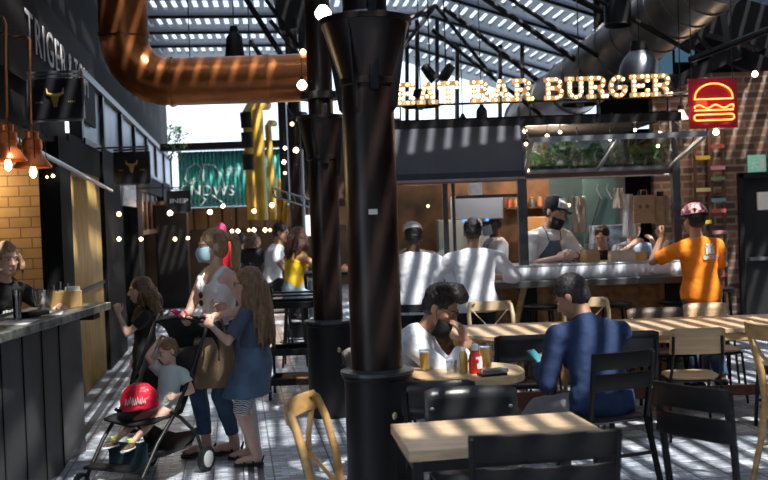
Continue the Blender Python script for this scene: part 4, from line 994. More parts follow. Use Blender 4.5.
# ---- table-top things
TT = .75
BEER = mat('golden_beer', (.8, .4, .04), .2, em=.12, emc=(1, .5, .05))
def tp(u, v, z=TT): p = pz(u, v, z); return V((p.x, p.y, z))
pb1 = tp(425, 371); pb2 = tp(482, 366)
tumbler('beer_glass', 'smaller glass of beer in front of the bearded man', (pb1.x, pb1.y, TT), .027, .034, .13, BEER)
tumbler('beer_glass', 'larger glass of beer behind the ketchup bottle', (.585, 5.98, TT), .034, .044, .155, BEER)
t = thing('ketchup_bottle', 'red squeezy ketchup bottle with white label on the rounded table', 'bottle', (.51, 5.86, TT))
MB().loft([((0, 0, z), (1, 0, 0), (0, 1, 0), w, w*.7) for z, w in ((0, .03), (.01, .036), (.06, .038), (.11, .032), (.13, .02), (.14, .018))], 24).build('bottle', mat('ketchup_red', (.65, .03, .015), .3), t)
MB().lathe([(.02, .138), (.022, .145), (.02, .17), (.008, .178)], seg=18).build('cap', WHITE, t)
lb = MB().loft([((.012, -.004, z), (1, 0, 0), (0, 1, 0), w, w*.7) for z, w in ((.03, .03), (.06, .032), (.1, .028))], 24).build('label', WHITE, t)
MB().ell((.012, -.028, .075), (.009, .003, .013)).build('label_mark', mat('ketchup_red', 0), lb)
t = thing('mustard_bottle', 'pale yellow mustard bottle left of the ketchup on the rounded table', 'bottle', (.445, 5.9, TT))
MB().lathe([(.022, 0), (.025, .01), (.025, .1), (.014, .13)], seg=20).build('bottle', mat('mustard_glass', (.5, .36, .1), .3), t); MB().lathe([(.015, .13), (.015, .15)], seg=16).build('cap', WHITE, t)
tag(MB().box((.6, 5.78, TT+.008), (.16, .09, .016), Matrix.Rotation(.25, 3, 'Z')).build('black_wallet', BLK, bevel=.005), 'black wallet lying right of the ketchup on the rounded table', 'wallet')
tag(MB().box((.63, 5.86, TT+.012), (.08, .14, .022), Matrix.Rotation(-.9, 3, 'Z')).build('folded_glasses_case', mat('slate_case', (.06, .07, .09), .5), bevel=.006), 'slate grey case beside the black wallet on the rounded table', 'case')
tumbler('water_glass', 'clear plastic cup between the two beers in front of the bearded man', (.37, 5.85, TT), .028, .036, .085)
t = thing('sanitiser_bottle', 'small clear bottle with white pump on the chair seat by the rounded table', 'bottle', (.53, 5.2, .47))
t.location = (.5, 5.5, .457) if False else (.36, 5.5, .457)
MB().lathe([(.022, 0), (.025, .01), (.025, .07), (.01, .085)], seg=16).build('bottle', mat('milky_plastic', (.6, .6, .62), .3), t); MB().tube([(0, 0, .085), (0, 0, .115), (.02, 0, .12)], .005, 6).build('pump', WHITE, t)
# ================================================================ PEOPLE
SKIN = {'fair': mat('skin_fair', (.68, .42, .32), .5, 0, .08, 8), 'tan': mat('skin_tan', (.42, .22, .14), .5, 0, .08, 8), 'dark': mat('skin_dark', (.12, .06, .04), .5, 0, .08, 8)}
def hairm(n, c): return mat(n, c, .45, 0, .55, 26, bump=.5, bscale=60, stretch=(2.2, 2.2, .35))
def clothm(n, c, var=.12): return mat(n, c, .85, 0, var, 6, bump=.55, bscale=11, sheen=.0)
EYE_ = mat('eye_dark', (.03, .02, .02), .2); EYEW = mat('eye_white', (.6, .58, .56), .3)
def ik(a, b, l1, l2, pole):
    d = b-a; L = d.length
    if L > (l1+l2)*.995: b = a+d.normalized()*(l1+l2)*.995; d = b-a; L = d.length
    x = (l1*l1-l2*l2+L*L)/(2*L); h = math.sqrt(max(0, l1*l1-x*x)); u = d.normalized()
    p = V(pole); p = (p-u*p.dot(u)); p = p.normalized() if p.length > 1e-4 else V((0, 0, 1)); return a+u*x+p*h, b
def person(label, loc, face, h=1.72, pz_=None, lean=0, side=0, twist=0, hy=0, hp=0, hr=0, hands=None, feet=None, skin='fair', fem=False, hs=1.0,
           top=None, topm=None, bot=None, botm=None, shoes=None, hair=None, hairmat=None, extras=(), elb=None, fine=(True, True), vox=.011, headoff=None, width=1.0, knee=None, curl=.5, hem=-.1, neckdrop=0, shouldroll=0):
    t = thing('person', label, 'person', loc, face)
    k = h/1.75; loc = V(loc); f = V((face[0], face[1], 0)).normalized(); rt = V((f.y, -f.x, 0))
    def W(p): d = V(p)-loc; return V((d.dot(rt), d.dot(f), d.z))        # world -> local
    pzz = .93*k if pz_ is None else pz_
    P = V((0, 0, pzz)); la = R(lean); sa = R(side)
    def sp(s_, extra=0):   # spine point at length s_
        n = 10; p = P.copy()
        for i in range(n):
            q = (i+.5)/n*s_/(.52*k); a = la*(min(1, .35+q*.9)); p += V((math.sin(sa)*.8, math.sin(a), math.cos(a)*math.cos(sa)))*(s_/n)
        return p
    def fr(s_):
        a = la*(min(1, .35+s_/(.52*k)*.9)); up = V((math.sin(sa), math.sin(a), math.cos(a))).normalized(); tw = R(twist)*max(0, s_/(.52*k))
        r = V((math.cos(tw), math.sin(tw), 0)); r = (r-up*r.dot(up)).normalized(); return r, up.cross(r), up
    Lsp = .50*k; nb = sp(Lsp); r, fw, up = fr(Lsp); fw = up.cross(r)
    sw = (.165 if fem else .185)*k*width
    sh = {1: sp(Lsp-.085*k)+r*sw, -1: sp(Lsp-.085*k)-r*sw}
    fem_ = .9 if fem else 1
    prof = [(-.10, .12, .10), (-.04, .158, .112), (.03, .16, .115), (.12, .135, .1), (.2, .128 if fem else .14, .095), (.3, .148, .108), (.38, .16, .11), (.44, .155, .098), (.475, .12, .08), (.51, .06, .055), (.53, .05, .05)]
    def torso(mb, s0, s1, off, flare=0):
        rg = []
        for s_, w, d in prof:
            if s_ < s0-.001 or s_ > s1+.001: continue
            rr, ff, uu = fr(s_*k); rg.append((sp(s_*k) if s_ >= 0 else P+uu*s_*k, rr, uu.cross(rr), w*k*fem_*width+off+flare*max(0, (.2-s_)), d*k+off+flare*max(0, .2-s_)))
        return mb.loft(rg, 24)
    # arms
    el, wr = {}, {}
    hands = hands or {}
    for s in (1, -1):
        tgt = hands.get(s)
        tgt = W(tgt) if tgt is not None else sh[s]+V((s*.08*k, .06*k, -.5*k))
        pole = (elb or {}).get(s, (s*.6, -.6, -.6)); e, w = ik(sh[s], tgt, .285*k, .25*k, pole); el[s], wr[s] = e, w
    hip = {s: P+V((s*.085*k, 0, -.03*k)) for s in (1, -1)}; kn, an, toe = {}, {}, {}
    for s in (1, -1):
        if feet and feet.get(s) is not None:
            q = feet[s]; a = W(q[0] if isinstance(q[0], (tuple, V)) else q); td = V(q[1]) if isinstance(q[0], (tuple, V)) and len(q) > 1 else None
            td = V((td.dot(rt), td.dot(f), td.z)) if td is not None else V((s*.15, 1, 0))
        else: a = V((s*.1*k, 0, .085*k)); td = V((s*.2, 1, 0))
        pole = (knee or {}).get(s, (s*.12, 1, .25)); kn[s], an[s] = ik(hip[s], a, .43*k, .42*k, pole); toe[s] = an[s]+td.normalized()*.17*k+V((0, 0, -.045*k)); 
    # head frame
    Rh = Matrix.Rotation(R(hy), 3, 'Z') @ Matrix.Rotation(R(hr), 3, 'Y') @ Matrix.Rotation(-R(hp), 3, 'X')
    hk = k*hs*1.07
    neckv = (up*.6+V((0, 0, .4))).normalized(); hc = nb+neckv*.06*k+Rh @ V((0, .02, .105))*hk+V((0, neckdrop, 0))
    if headoff is not None: hc += V(headoff)
    def H(p): return hc+Rh @ (V(p)*hk)
    g = .052*k
    mb = MB(); torso(mb, -.11, .54, 0)
    if fem:
        for s in (1, -1): c = sp(.35*k); mb.ell(c+r*s*.065*k+fw*.075*k, (.058*k, .055*k, .058*k))
    mb.cone(nb-up*.03*k, .062*k if not fem else .05*k, H((0, -.015, -.07)), .054*k if not fem else .046*k)
    gs = .88 if fem else 1
    for s in (1, -1):
        mb.cone(sp(Lsp-.07*k)+r*s*.08*k, .07*k*gs, sh[s], .058*k*gs); mb.cone(sh[s], .056*k*gs, el[s], .04*k*gs); mb.cone(el[s], .04*k*gs, el[s].lerp(wr[s], .35), .042*k*gs); mb.cone(el[s].lerp(wr[s], .35), .042*k*gs, wr[s], .028*k*gs)
        mb.cone(hip[s], .088*k, kn[s], .056*k); mb.cone(kn[s], .056*k, kn[s].lerp(an[s], .3)-V((0, .01, 0)), .057*k); mb.cone(kn[s].lerp(an[s], .3)-V((0, .01, 0)), .056*k, an[s], .037*k)
        mb.cone(an[s]+V((0, 0, -.03*k)), .038*k, an[s].lerp(toe[s], .6), .036*k); mb.cone(an[s].lerp(toe[s], .6)+V((0, 0, -.004)), .034*k, toe[s], .026*k)
    body = remesh(mb, vox, 5)
    # head
    mb = MB()
    mb.ell(H((0, -.012, .03)), [q*hk for q in (.074, .094, .088)], Rh, 24, 16)
    mb.ell(H((0, .028, -.03)), [q*hk for q in (.06, .062, .088)], Rh, 20, 14)
    mb.ell(H((0, .05, -.085)), [q*hk for q in (.035, .034, .028)], Rh)
    mb.ell(H((0, .074, .028)), [q*hk for q in (.05, .018, .012)], Rh)
    mb.cone(H((0, .088, .008)), .008*hk, H((0, .108, -.028)), .0125*hk, 10)
    for s in (1, -1):
        mb.ell(H((s*.012, .094, -.032)), [q*hk for q in (.009, .01, .008)], Rh); mb.ell(H((s*.035, .06, -.02)), [q*hk for q in (.02, .022, .02)], Rh)
        mb.ell(H((s*.077, -.012, -.005)), [q*hk for q in (.009, .02, .032)], Rh)
    mb.ell(H((0, .086, -.056)), [q*hk for q in (.023, .012, .006)], Rh); mb.ell(H((0, .084, -.066)), [q*hk for q in (.02, .012, .007)], Rh)
    mb.cone(H((0, -.02, -.03)), .05*hk, nb, .05*k)
    body = joinmesh(body, remesh(mb, .0062*max(.8, hs*k), 2))
    # hands
    for s in (1, -1):
        mb = MB(); d = (wr[s]-el[s]).normalized(); hd = (hands.get('d%d' % s))
        if hd is not None: d = V((V(hd).dot(rt), V(hd).dot(f), V(hd).z)).normalized()
        pn = hands.get('n%d' % s); pn = V((V(pn).dot(rt), V(pn).dot(f), V(pn).z)) if pn is not None else V((-s, .0, -.3))
        pn = (pn-d*pn.dot(d)).normalized(); x = d.cross(pn)*(1 if s > 0 else -1)      # towards thumb
        if True:
            c = wr[s]
            mb.cone(c-d*.02*k, .026*k, c+d*.02*k, .026*k)
            mb.loft([(c+d*q*k, x, pn, w*k, h_*k) for q, w, h_ in ((0, .026, .02), (.03, .036, .018), (.06, .041, .015), (.09, .04, .013))], 16)
            cu = hands.get('c%d' % s, curl)
            for i, (off, L) in enumerate(((.031, .07), (.011, .078), (-.01, .073), (-.03, .058))):
                b0 = c+d*(.085-abs(i-1)*.003)*k+x*off*k; dd = d; seg_ = [b0]; rr = [.0095*k]
                for q, fr_ in enumerate((.42, .32, .26)):
                    a = R(cu*(40, 65, 45)[q]); ax = x; dd = (Matrix.Rotation(a*(1 if pn.dot(ax.cross(dd)) > 0 else -1), 3, ax) @ dd).normalized()
                    seg_.append(seg_[-1]+dd*L*fr_*k); rr.append((.0088, .008, .0068)[q]*k)
                mb.chain(seg_, rr, 8)
            th = c+d*.025*k+x*.026*k; t1 = th+(d*.6+x*.7+pn*.25).normalized()*.036*k; t2 = t1+(d*.85+x*.25+pn*.35).normalized()*.03*k; t3 = t2+(d+pn*.3).normalized()*.02*k
            mb.chain([th, t1, t2, t3], [.0125*k, .011*k, .0095*k, .008*k], 8)
            body = joinmesh(body, remesh(mb, .0036 if k > .7 else .0028, 2))
    ob = meshobj('body', body, SKIN[skin], t)
    # eyes + brows
    if not hands.get('noeyes'):
        for s in (1, -1):
            e_ = MB().ell(H((s*.029, .079, .004)), [q*hk for q in (.0125, .009, .0065)], Rh, 12, 8).build('eye', EYEW, t); MB().ell(H((s*.029, .0868, .004)), [q*hk for q in (.006, .003, .006)], Rh, 10, 6).build('iris', EYE_, e_)
            MB().tube([H((s*.012, .091, .022)), H((s*.03, .09, .027)), H((s*.05, .074, .021))], [.0025*hk, .0035*hk, .002*hk], 6).build('eyebrow', hairmat or EYE_, t)
        MB().ell(H((0, .097, -.061)), [q*hk for q in (.018, .003, .002)], Rh, 12, 6).build('lips', mat('lip_tone', (.35, .12, .1), .5), t)
    # clothes
    if top:
        mb = MB(); kind, sl = top[0], top[1]; o_ = .014*min(1, k+.1); 
        if kind == 'tank':
            torso(mb, hem, .39, o_*.7); 
            for s in (1, -1):
                mb.tube([sp(.37*k)+r*s*.075*k+fw*.112*k, sp(.44*k)+r*s*.083*k+fw*.085*k, sp(.50*k)+r*s*.085*k+fw*.0, sp(.45*k)+r*s*.085*k-fw*.09*k, sp(.37*k)+r*s*.08*k-fw*.11*k], .026*k, 10)
        else: torso(mb, hem, .515, o_, .05 if kind == 'loose' else 0)
        if fem:
            for s in (1, -1): c = sp(.35*k); mb.ell(c+r*s*.065*k+fw*.082*k, (.062*k, .056*k, .06*k))
        if kind != 'tank':
            mb.cone(nb-up*.035*k, .07*k, nb+up*.005*k, .062*k, rnd=False)
            for s in (1, -1):
                mb.cone(sp(Lsp-.06*k)+r*s*.07*k, .07*k*gs+.004, sh[s], .062*k*gs+.004)
                if sl <= 1: mb.cone(sh[s], .066*k*gs+.007, sh[s].lerp(el[s], sl), (.066-.014*sl)*k*gs+.012, rnd=False); mb.ell(sh[s], (.062*k*gs+.005,)*3)
                else:
                    mb.cone(sh[s], .066*k*gs+.007, el[s], .052*k*gs+.008); mb.cone(el[s], .052*k*gs+.008, el[s].lerp(wr[s], sl-1), .044*k*gs+.007, rnd=False)
        meshobj('top' if len(top) < 3 else top[2], remesh(mb, .010 if k > .7 else .008, 4, fold=.022*k), topm, t)
    if bot:
        mb = MB(); kind, ln = bot[0], bot[1]; o_ = .011
        if kind == 'skirt':
            rg = []
            a = (hip[1]+hip[-1])/2; b = (kn[1]+kn[-1])/2; b = a.lerp(b, ln); 
            for q in range(6): c = a.lerp(b, q/5); rg.append((c, V((1, 0, 0)), V((0, 1, 0)), (.19+.045*q/5)*k*fem_+.016, (.135+.05*q/5)*k+.014))
            rg.insert(0, (P+V((0, 0, .03*k)), V((1, 0, 0)), V((0, 1, 0)), .18*k*fem_+.014, .13*k+.014)); rg.insert(0, (sp(.13*k), V((1, 0, 0)), V((0, 1, 0)), .14*k*fem_+.012, .115*k+.012)); mb.loft(rg, 24)
        else:
            torso(mb, -.11, .13, o_)
            for s in (1, -1):
                wl = .014 if kind == 'loose' else .009
                if ln <= 1: mb.cone(hip[s], .09*k+wl, hip[s].lerp(kn[s], ln), (.09-.032*ln)*k+wl, rnd=False); mb.ell(hip[s], (.09*k+wl,)*3)
                else:
                    mb.cone(hip[s], .09*k+wl, kn[s], .058*k+wl); m_ = kn[s].lerp(an[s], .3)-V((0, .01, 0)); mb.cone(kn[s], .058*k+wl, m_, .057*k+wl); mb.cone(m_, .057*k+wl, kn[s].lerp(an[s], ln-1), (.04 if kind != 'loose' else .05)*k+wl, rnd=False)
        meshobj('trousers' if kind != 'skirt' else 'skirt', remesh(mb, .010 if k > .7 else .008, 4, fold=.016*k), botm, t)
    if shoes:
        for s in (1, -1):
            mb = MB(); td = (toe[s]-an[s]); td.z = 0; td.normalize(); side_ = V((td.y, -td.x, 0)); a = an[s]
            zb_ = a.z-.078*k
            if shoes[0] == 'sandal':
                mb.loft([(a+td*q*k+V((0, 0, zb_-a.z+.006)), side_, V((0, 0, 1)), w*k, .012*k) for q, w in ((-.06, .03), (-.03, .038), (.06, .04), (.14, .048), (.2, .035))], 14, power=3)
                for q in (.03, .11): mb.tube([a+td*q*k+side_*.045*k+V((0, 0, -.06*k)), a+td*(q+.0)*k+V((0, 0, -.012*k-.012*k*(q > .1)*2)), a+td*q*k-side_*.045*k+V((0, 0, -.06*k))], .009*k, 8)
                mb.tube([a+td*-.045*k+side_*.03*k+V((0, 0, -.05*k)), a+td*-.062*k+V((0, 0, -.0)), a+td*-.045*k-side_*.03*k+V((0, 0, -.05*k))], .008*k, 8)
                mb.build('sandal', shoes[1], t)
            else:
                mb.cone(a+V((0, 0, -.025*k))-td*.02*k, .046*k, a+td*.08*k+V((0, 0, -.04*k)), .043*k); mb.cone(a+td*.08*k+V((0, 0, -.04*k)), .043*k, a+td*.165*k+V((0, 0, -.05*k)), .033*k)
                so_ = meshobj('shoe', remesh(mb, .007, 3), shoes[1], t)
                mb = MB(); mb.loft([(a+td*q*k+V((0, 0, zb_-a.z+.01)), side_, V((0, 0, 1)), w*k, .016*k) for q, w in ((-.07, .03), (-.03, .042), (.06, .045), (.14, .048), (.205, .028))], 14, power=3); mb.build('sole', shoes[2] if len(shoes) > 2 else WHITE, so_)
    # hair
    if hair:
        mb = MB()
        def strand(pts, rs): mb.chain([H(p) if not isinstance(p, tuple) or len(p) == 3 else p for p in pts], [q*hk for q in rs], 10)
        if hair == 'short' or hair == 'quiff' or hair == 'crop':
            q = .006 if hair == 'crop' else .012
            mb.ell(H((0, -.022, .045)), [a*hk for a in (.078+q*.4, .092+q*.4, .082+q)], Rh, 22, 14)
            mb.ell(H((0, -.045, .0)), [a*hk for a in (.0745, .068, .075)], Rh, 22, 14)
            if hair == 'quiff':
                for j in range(7): strand([((j-3)*.017, -.03, .11), ((j-3)*.019, .035, .135), ((j-3)*.019, .085, .12-abs(j-3)*.004), ((j-3)*.016, .1, .095)], (.03, .03, .024, .014))
        else:
            mb.ell(H((0, -.022, .04)), [a*hk for a in (.084, .1, .088)], Rh, 22, 14)
            mb.ell(H((0, -.045, -.01)), [a*hk for a in (.08, .07, .09)], Rh, 22, 14)
            if hair[0] == 'ponytail':
                mb.ell(H((0, -.12, .05)), [.03*hk]*3)
                for j in range(5):
                    a = (j-2)*.014; strand([(a*.3, -.125, .06), (a, -.17, .04), (a*1.5, -.175, -.03), (a*1.6, -.16, -.12), (a, -.15, -.22)], (.022, .026, .028, .024, .008))
            if hair[0] == 'long':
                Ln = hair[1]; rr = random.Random(len(label)); dn = Rh.inverted() @ V((0, 0, -1)); bk = Rh.inverted() @ (V((0, -1, 0)) if hair[0] == 'long' else V((0, -1, 0)))
                # strands hang in world down from the scalp round the back and sides
                for j in range(19):
                    a = R(-115+230*j/18); x0_ = .078*math.sin(a); y0_ = -.02-.09*math.cos(a)
                    p0 = H((x0_, y0_, .03)); pts_ = [p0]; out = (Rh @ V((math.sin(a), -math.cos(a), 0))); L_ = Ln*(1 if abs(j-9) < 7 else .75)*rr.uniform(.88, 1.05); ph = rr.uniform(0, 6)
                    for q in range(1, 9):
                        tt_ = q/8; spread = .018+.03*min(1, tt_*1.5)
                        bkpush = (back_clear*min(1, tt_*1.4)) if abs(j-9) < 8 else back_clear*.4
                        pts_.append(p0+out*spread*k+V((0, -bkpush*k, 0))+V((.008*math.sin(ph+tt_*9), .008*math.cos(ph+tt_*8), -tt_*L_*k)))
                    mb.chain(pts_, [.021*k, .023*k, .024*k, .024*k, .022*k, .02*k, .018*k, .013*k, .006*k], 8)
        meshobj('hair', remesh(mb, .0065, 2, fold=.012, tex=TEXH), hairmat, t)
    t_ = dict(t=t, H=H, Rh=Rh, hk=hk, k=k, sp=sp, fr=fr, sh=sh, el=el, wr=wr, P=P, hip=hip, kn=kn, an=an, W=W, nb=nb, r=r, fw=fw, up=up)
    return t_
back_clear = .05
def glasses(p, m, up=0, push=0, name='sunglasses', w=.022):
    H, hk = p['H'], p['hk']; mb = MB()
    for s in (1, -1):
        mb.tube([H((s*.031+w*math.cos(R(q)), .1+push-abs(math.cos(R(q))*.5+.5 if s > 0 else .5-math.cos(R(q))*.5)*.006, .003+up+.016*math.sin(R(q)))) for q in range(0, 361, 30)], .0022*hk, 6)
        mb.tube([H((s*.054, .088+push, .008+up)), H((s*.08, .03, .012+up)), H((s*.081, -.02, .006+up))], .002*hk, 6)
    mb.tube([H((-.01, .103+push, .006+up)), H((.01, .103+push, .006+up))], .002*hk, 6)
    mb.build(name, m, p['t'])
def facemask(p, m, down=0):
    H, hk = p['H'], p['hk']; mb = MB(); rows = []
    for i in range(9):
        v = i/8; z = -.006-down-.1*v; r = []
        for j in range(13):
            a = R(-75+150*j/12); bul = .012*math.sin(math.pi*min(1, v*1.0))*math.cos(a); r.append(H(((.072+bul)*math.sin(a), .012+(.088+bul+.012*(1-abs(v-.3))-down*.3)*math.cos(a), z+.012*(1-math.cos(a)))))
        rows.append(r)
    mb.grid(rows); mb.build('face_mask', m, p['t'], solid=.003)
    mb = MB()
    for s in (1, -1): mb.tube([H((s*.07, .035, -.02-down)), H((s*.082, 0, 0)), H((s*.083, -.02, .005))], .0015, 5)
    mb.build('mask_loops', m, p['t'])
def cap(p, m, m2=None, brim=True, back=False):
    H, hk, Rh = p['H'], p['hk'], p['Rh']
    mb = MB(); mb.ell(H((0, -.014, .06)), [q*hk for q in (.089, .108, .083)], Rh, 24, 16)
    me = mb.mesh('cap'); bm = bmesh.new(); bm.from_mesh(me); nrm = Rh @ V((0, .12, 1)).normalized(); bmesh.ops.bisect_plane(bm, geom=bm.verts[:]+bm.edges[:]+bm.faces[:], plane_co=H((0, 0, .055)), plane_no=nrm, clear_inner=True); bm.to_mesh(me); bm.free(); me.shade_smooth()
    o = meshobj('cap', me, m, p['t']); o.modifiers.new('s', 'SOLIDIFY').thickness = .004
    if brim:
        s = -1 if back else 1
        rows = []
        for i in range(5): rows.append([H((.075*math.sin(R(a))*(1-.12*i/4), s*(.06*math.cos(R(a))+.03+.018*i*math.cos(R(a))**.5 if True else 0), .052-.004*i-.0)) for a in range(-80, 81, 16)])
        MB().grid(rows).build('brim', m, o, solid=.004)
    if m2: 
        mb = MB(); rows = [[H((.095*math.sin(R(a))*math.cos(R(e)), -.014+.115*math.cos(R(a))*math.cos(R(e)), .06+.0885*math.sin(R(e)))) for a in range(-50, 51, 10)] for e in (4, 16, 28, 40, 52, 62)]
        MB().grid(rows).build('front_panel', m2, o, solid=.003)
def bib(p, m, low=-.45, name='apron'):
    sp, fr, k = p['sp'], p['fr'], p['k']; rows = []
    for s_, w, d in ((.42, .07, .135), (.34, .09, .15), (.25, .13, .14), (.15, .17, .13), (.05, .18, .145), (-.1, .18, .16), (-.25, .18, .165), (low, .18, .17)):
        r_, f_, u_ = fr(max(0, s_)*k); c = sp(s_*k) if s_ > 0 else p['P']+V((0, 0, s_*k)); f_ = u_.cross(r_)
        rows.append([c+r_*w*k*math.sin(R(a))+f_*d*k*(.55+.45*math.cos(R(a))) for a in range(-80, 81, 16)])
    MB().grid(rows).build(name, m, p['t'], solid=.006)
    mb = MB()
    for s in (1, -1): r_, f_, u_ = fr(.42*k); mb.tube([sp(.42*k)+r_*s*.065*k+u_.cross(r_)*.125*k, sp(.49*k)+r_*s*.075*k+u_.cross(r_)*.07*k, sp(.52*k)+r_*s*.06*k-u_.cross(r_)*.03*k], .007, 6)
    mb.tube([sp(.1*k)+V((-.16*k, .03, 0)), sp(.1*k)+V((-.15*k, -.08, 0)), sp(.1*k)+V((0, -.13, 0)), sp(.1*k)+V((.15*k, -.08, 0)), sp(.1*k)+V((.16*k, .03, 0))], .008, 6)
    mb.build('apron_straps', m, p['t'])
JEAN = mat('blue_denim', (.05, .1, .19), .85, 0, .3, 9, bump=.3); LJEAN = mat('light_denim', (.3, .42, .55), .85, 0, .25, 9, bump=.3)
BLKC = clothm('black_cotton', (.012, .012, .014)); WHC = clothm('white_cotton', (.78, .78, .8), .05); CHEF = clothm('cook_white', (.72, .75, .82), .06)
BR = hairm('brown_hair', (.13, .065, .03)); DK = hairm('near_black_hair', (.015, .012, .012)); BLO = hairm('dark_blonde_hair', (.36, .23, .12)); LBR = hairm('light_brown_hair', (.24, .135, .07))
MASKB = mat('surgical_blue', (.35, .55, .65), .8); MASKK = mat('black_mask', (.012, .012, .014), .8)

# 1 woman in white tank
p = person('ponytailed woman in white tank top and blue face mask behind the pushchair', (-1.22, 7.25, 0), (-.62, -.78), 1.66, hy=-30, hp=4, neckdrop=0, fem=True, top=('tank', 0), topm=WHC, bot=('slim', 1.8), botm=JEAN,
           hands={1: (-1.44, 7.02, 1.045), -1: (-1.21, 6.98, 1.03), 'c1': 1.3, 'c-1': 1.2, 'd1': (.3, -.6, -.5), 'd-1': (-.5, -.6, -.4)}, feet={1: ((-1.33, 7.2, .085), (-.95, -.3, 0)), -1: ((-1.13, 7.22, .085), (-.95, -.2, 0))},
           shoes=('sandal', mat('dark_sandal', (.03, .027, .027), .7)), hair=('ponytail',), hairmat=BLO, skin='fair', elb={1: (.6, -.6, -.3), -1: (-.8, -.5, -.2)}, hem=-.05)
facemask(p, MASKB)
w_ = p['wr'][1]; d_ = (w_-p['el'][1]).normalized(); PK = mat('hot_pink_cloth', (.85, .05, .22), .7)
mb = MB(); mb.tube([w_-d_*.035, w_-d_*.01], [.036, .036], 14); mb.ell(w_+V((.0, .02, .015))-d_*.02, (.022, .022, .02)); 
for a in ((.07, .03, .03), (.05, .05, -.03), (.08, .0, -.01)): mb.chain([w_-d_*.02, w_-d_*.02+V(a)*.6, w_-d_*.02+V(a)], [.014, .02, .012], 8)
mb.build('pink_wrist_scarf', PK, p['t'])
sp, fw, r = p['sp'], p['fw'], p['r']
mb = MB(); mb.tube([sp(.49)+r*.05+fw*.05, sp(.4)+r*.03+fw*.12, sp(.3)+fw*.15, sp(.4)-r*.03+fw*.12, sp(.49)-r*.05+fw*.05], .003, 6); mb.build('necklace', mat('brass', 0), p['t'])
mb = MB(); c = sp(.26)+fw*.135+r*.03
for s in (-1, 1): mb.ell(c+V((0, 0, s*.028)), (.022, .008, .024))
mb.build('hanging_sunglasses', BLK, p['t'])
# 2 long haired girl in denim dress
back_clear = .05
gird = mat('denim_dress', (.09, .15, .24), .85, 0, .3, 8, bump=.4)
p = person('girl with very long brown hair in a denim dress beside the ponytailed woman', (-.93, 6.93, 0), (-.9, .25), 1.37, hs=1.1, hy=18, hp=6, fem=True, top=('loose', .8), topm=clothm('slate_tshirt', (.07, .09, .14)), bot=('skirt', .72), botm=gird,
           hands={1: (-1.12, 7.12, 1.06), -1: (-1.2, 6.83, .98), 'c1': .5, 'c-1': .8, 'd1': (-.8, .1, .3)}, hair=('long', .62), hairmat=LBR, shoes=('sandal', mat('black_sandal', (.015, .015, .016), .7)), elb={1: (.5, -.5, -.7), -1: (-.5, -.5, -.7)}, hem=-.1,
           feet={1: ((-1.0, 7.04, .07), (-1, .1, 0)), -1: ((-.93, 6.86, .07), (-1, -.05, 0))})
glasses(p, BLK, name='spectacles')
LEG = mat('striped_leggings', (.6, .6, .62), .8)
n = LEG.node_tree.nodes; l = LEG.node_tree.links; wv = n.new('ShaderNodeTexWave'); wv.inputs['Scale'].default_value = 22; wv.inputs['Distortion'].default_value = 6; wv.bands_direction = 'Z'
cr = n.new('ShaderNodeValToRGB'); cr.color_ramp.elements[0].position = .45; cr.color_ramp.elements[0].color = (.04, .04, .05, 1); cr.color_ramp.elements[1].position = .5; cr.color_ramp.elements[1].color = (.7, .7, .72, 1)
tcn = [q for q in n if q.type == 'TEX_COORD'][0]; l.new(tcn.outputs['Object'], wv.inputs[0]); l.new(wv.outputs[0], cr.inputs[0]); l.new(cr.outputs[0], n['Principled BSDF'].inputs['Base Color'])
mb = MB()
for s in (1, -1): mb.cone(p['hip'][s].lerp(p['kn'][s], .5), .07*p['k']+.014, p['kn'][s].lerp(p['an'][s], .06), .054*p['k']+.014, rnd=False)
meshobj('leggings', remesh(mb, .008, 3), LEG, p['t'])
# 3 girl in black
p = person('girl in black t-shirt with long brown hair, hand at mouth, behind the pushchair', (-1.93, 7.95, 0), (-.92, -.38), 1.27, hs=1.12, hy=0, hp=5, fem=True, top=('loose', .6), topm=BLKC, bot=('slim', 1.85), botm=BLKC,
           hands={-1: (-2.1, 7.82, 1.0), 'c-1': 1.1, 'd-1': (-.1, 0, 1), 1: None}, hair=('long', .34), hairmat=BR, shoes=('shoe', BLKC), elb={-1: (-.3, .3, -1)}, hem=-.1)
# 4 bar woman left
p = person('blonde woman in a black t-shirt leaning on the left counter, hand to her cheek', (-2.88, 7.3, 0), (.78, -.5), 1.68, pz_=.86, lean=24, hy=-10, hp=4, fem=True, skin='fair', top=('shirt', .6), topm=BLKC, bot=('slim', 1.9), botm=BLKC,
           hands={1: (-2.68, 6.85, 1.33), -1: (-2.35, 7.2, 1.13), 'c1': 1.2, 'd1': (-.1, .1, 1), 'd-1': (.3, -.6, -.1), 'n-1': (0, 0, -1), 'c-1': .2}, hair=('long', .18), hairmat=BLO, shoes=('shoe', BLKC), elb={1: (.2, .6, -1), -1: (-.7, .2, -.6)}, feet={1: (-2.8, 6.95, .085), -1: (-2.7, 7.2, .085)})
text('BOLO', .07, .002, PAPER, 'shirt_print', p['t'], frame(-p['r'], p['up'], p['fw'], p['sp'](.33)+p['fw']*.135*p['k'])) if False else None
mb = MB(); 
for i in range(5): mb.box(p['sp'](.3)+p['fw']*.128+p['r']*(i*.025-.05)+V((0, 0, .004*(i % 2))), (.014, .014, .02))
mb.build('shirt_print', PAPER, p['t'])
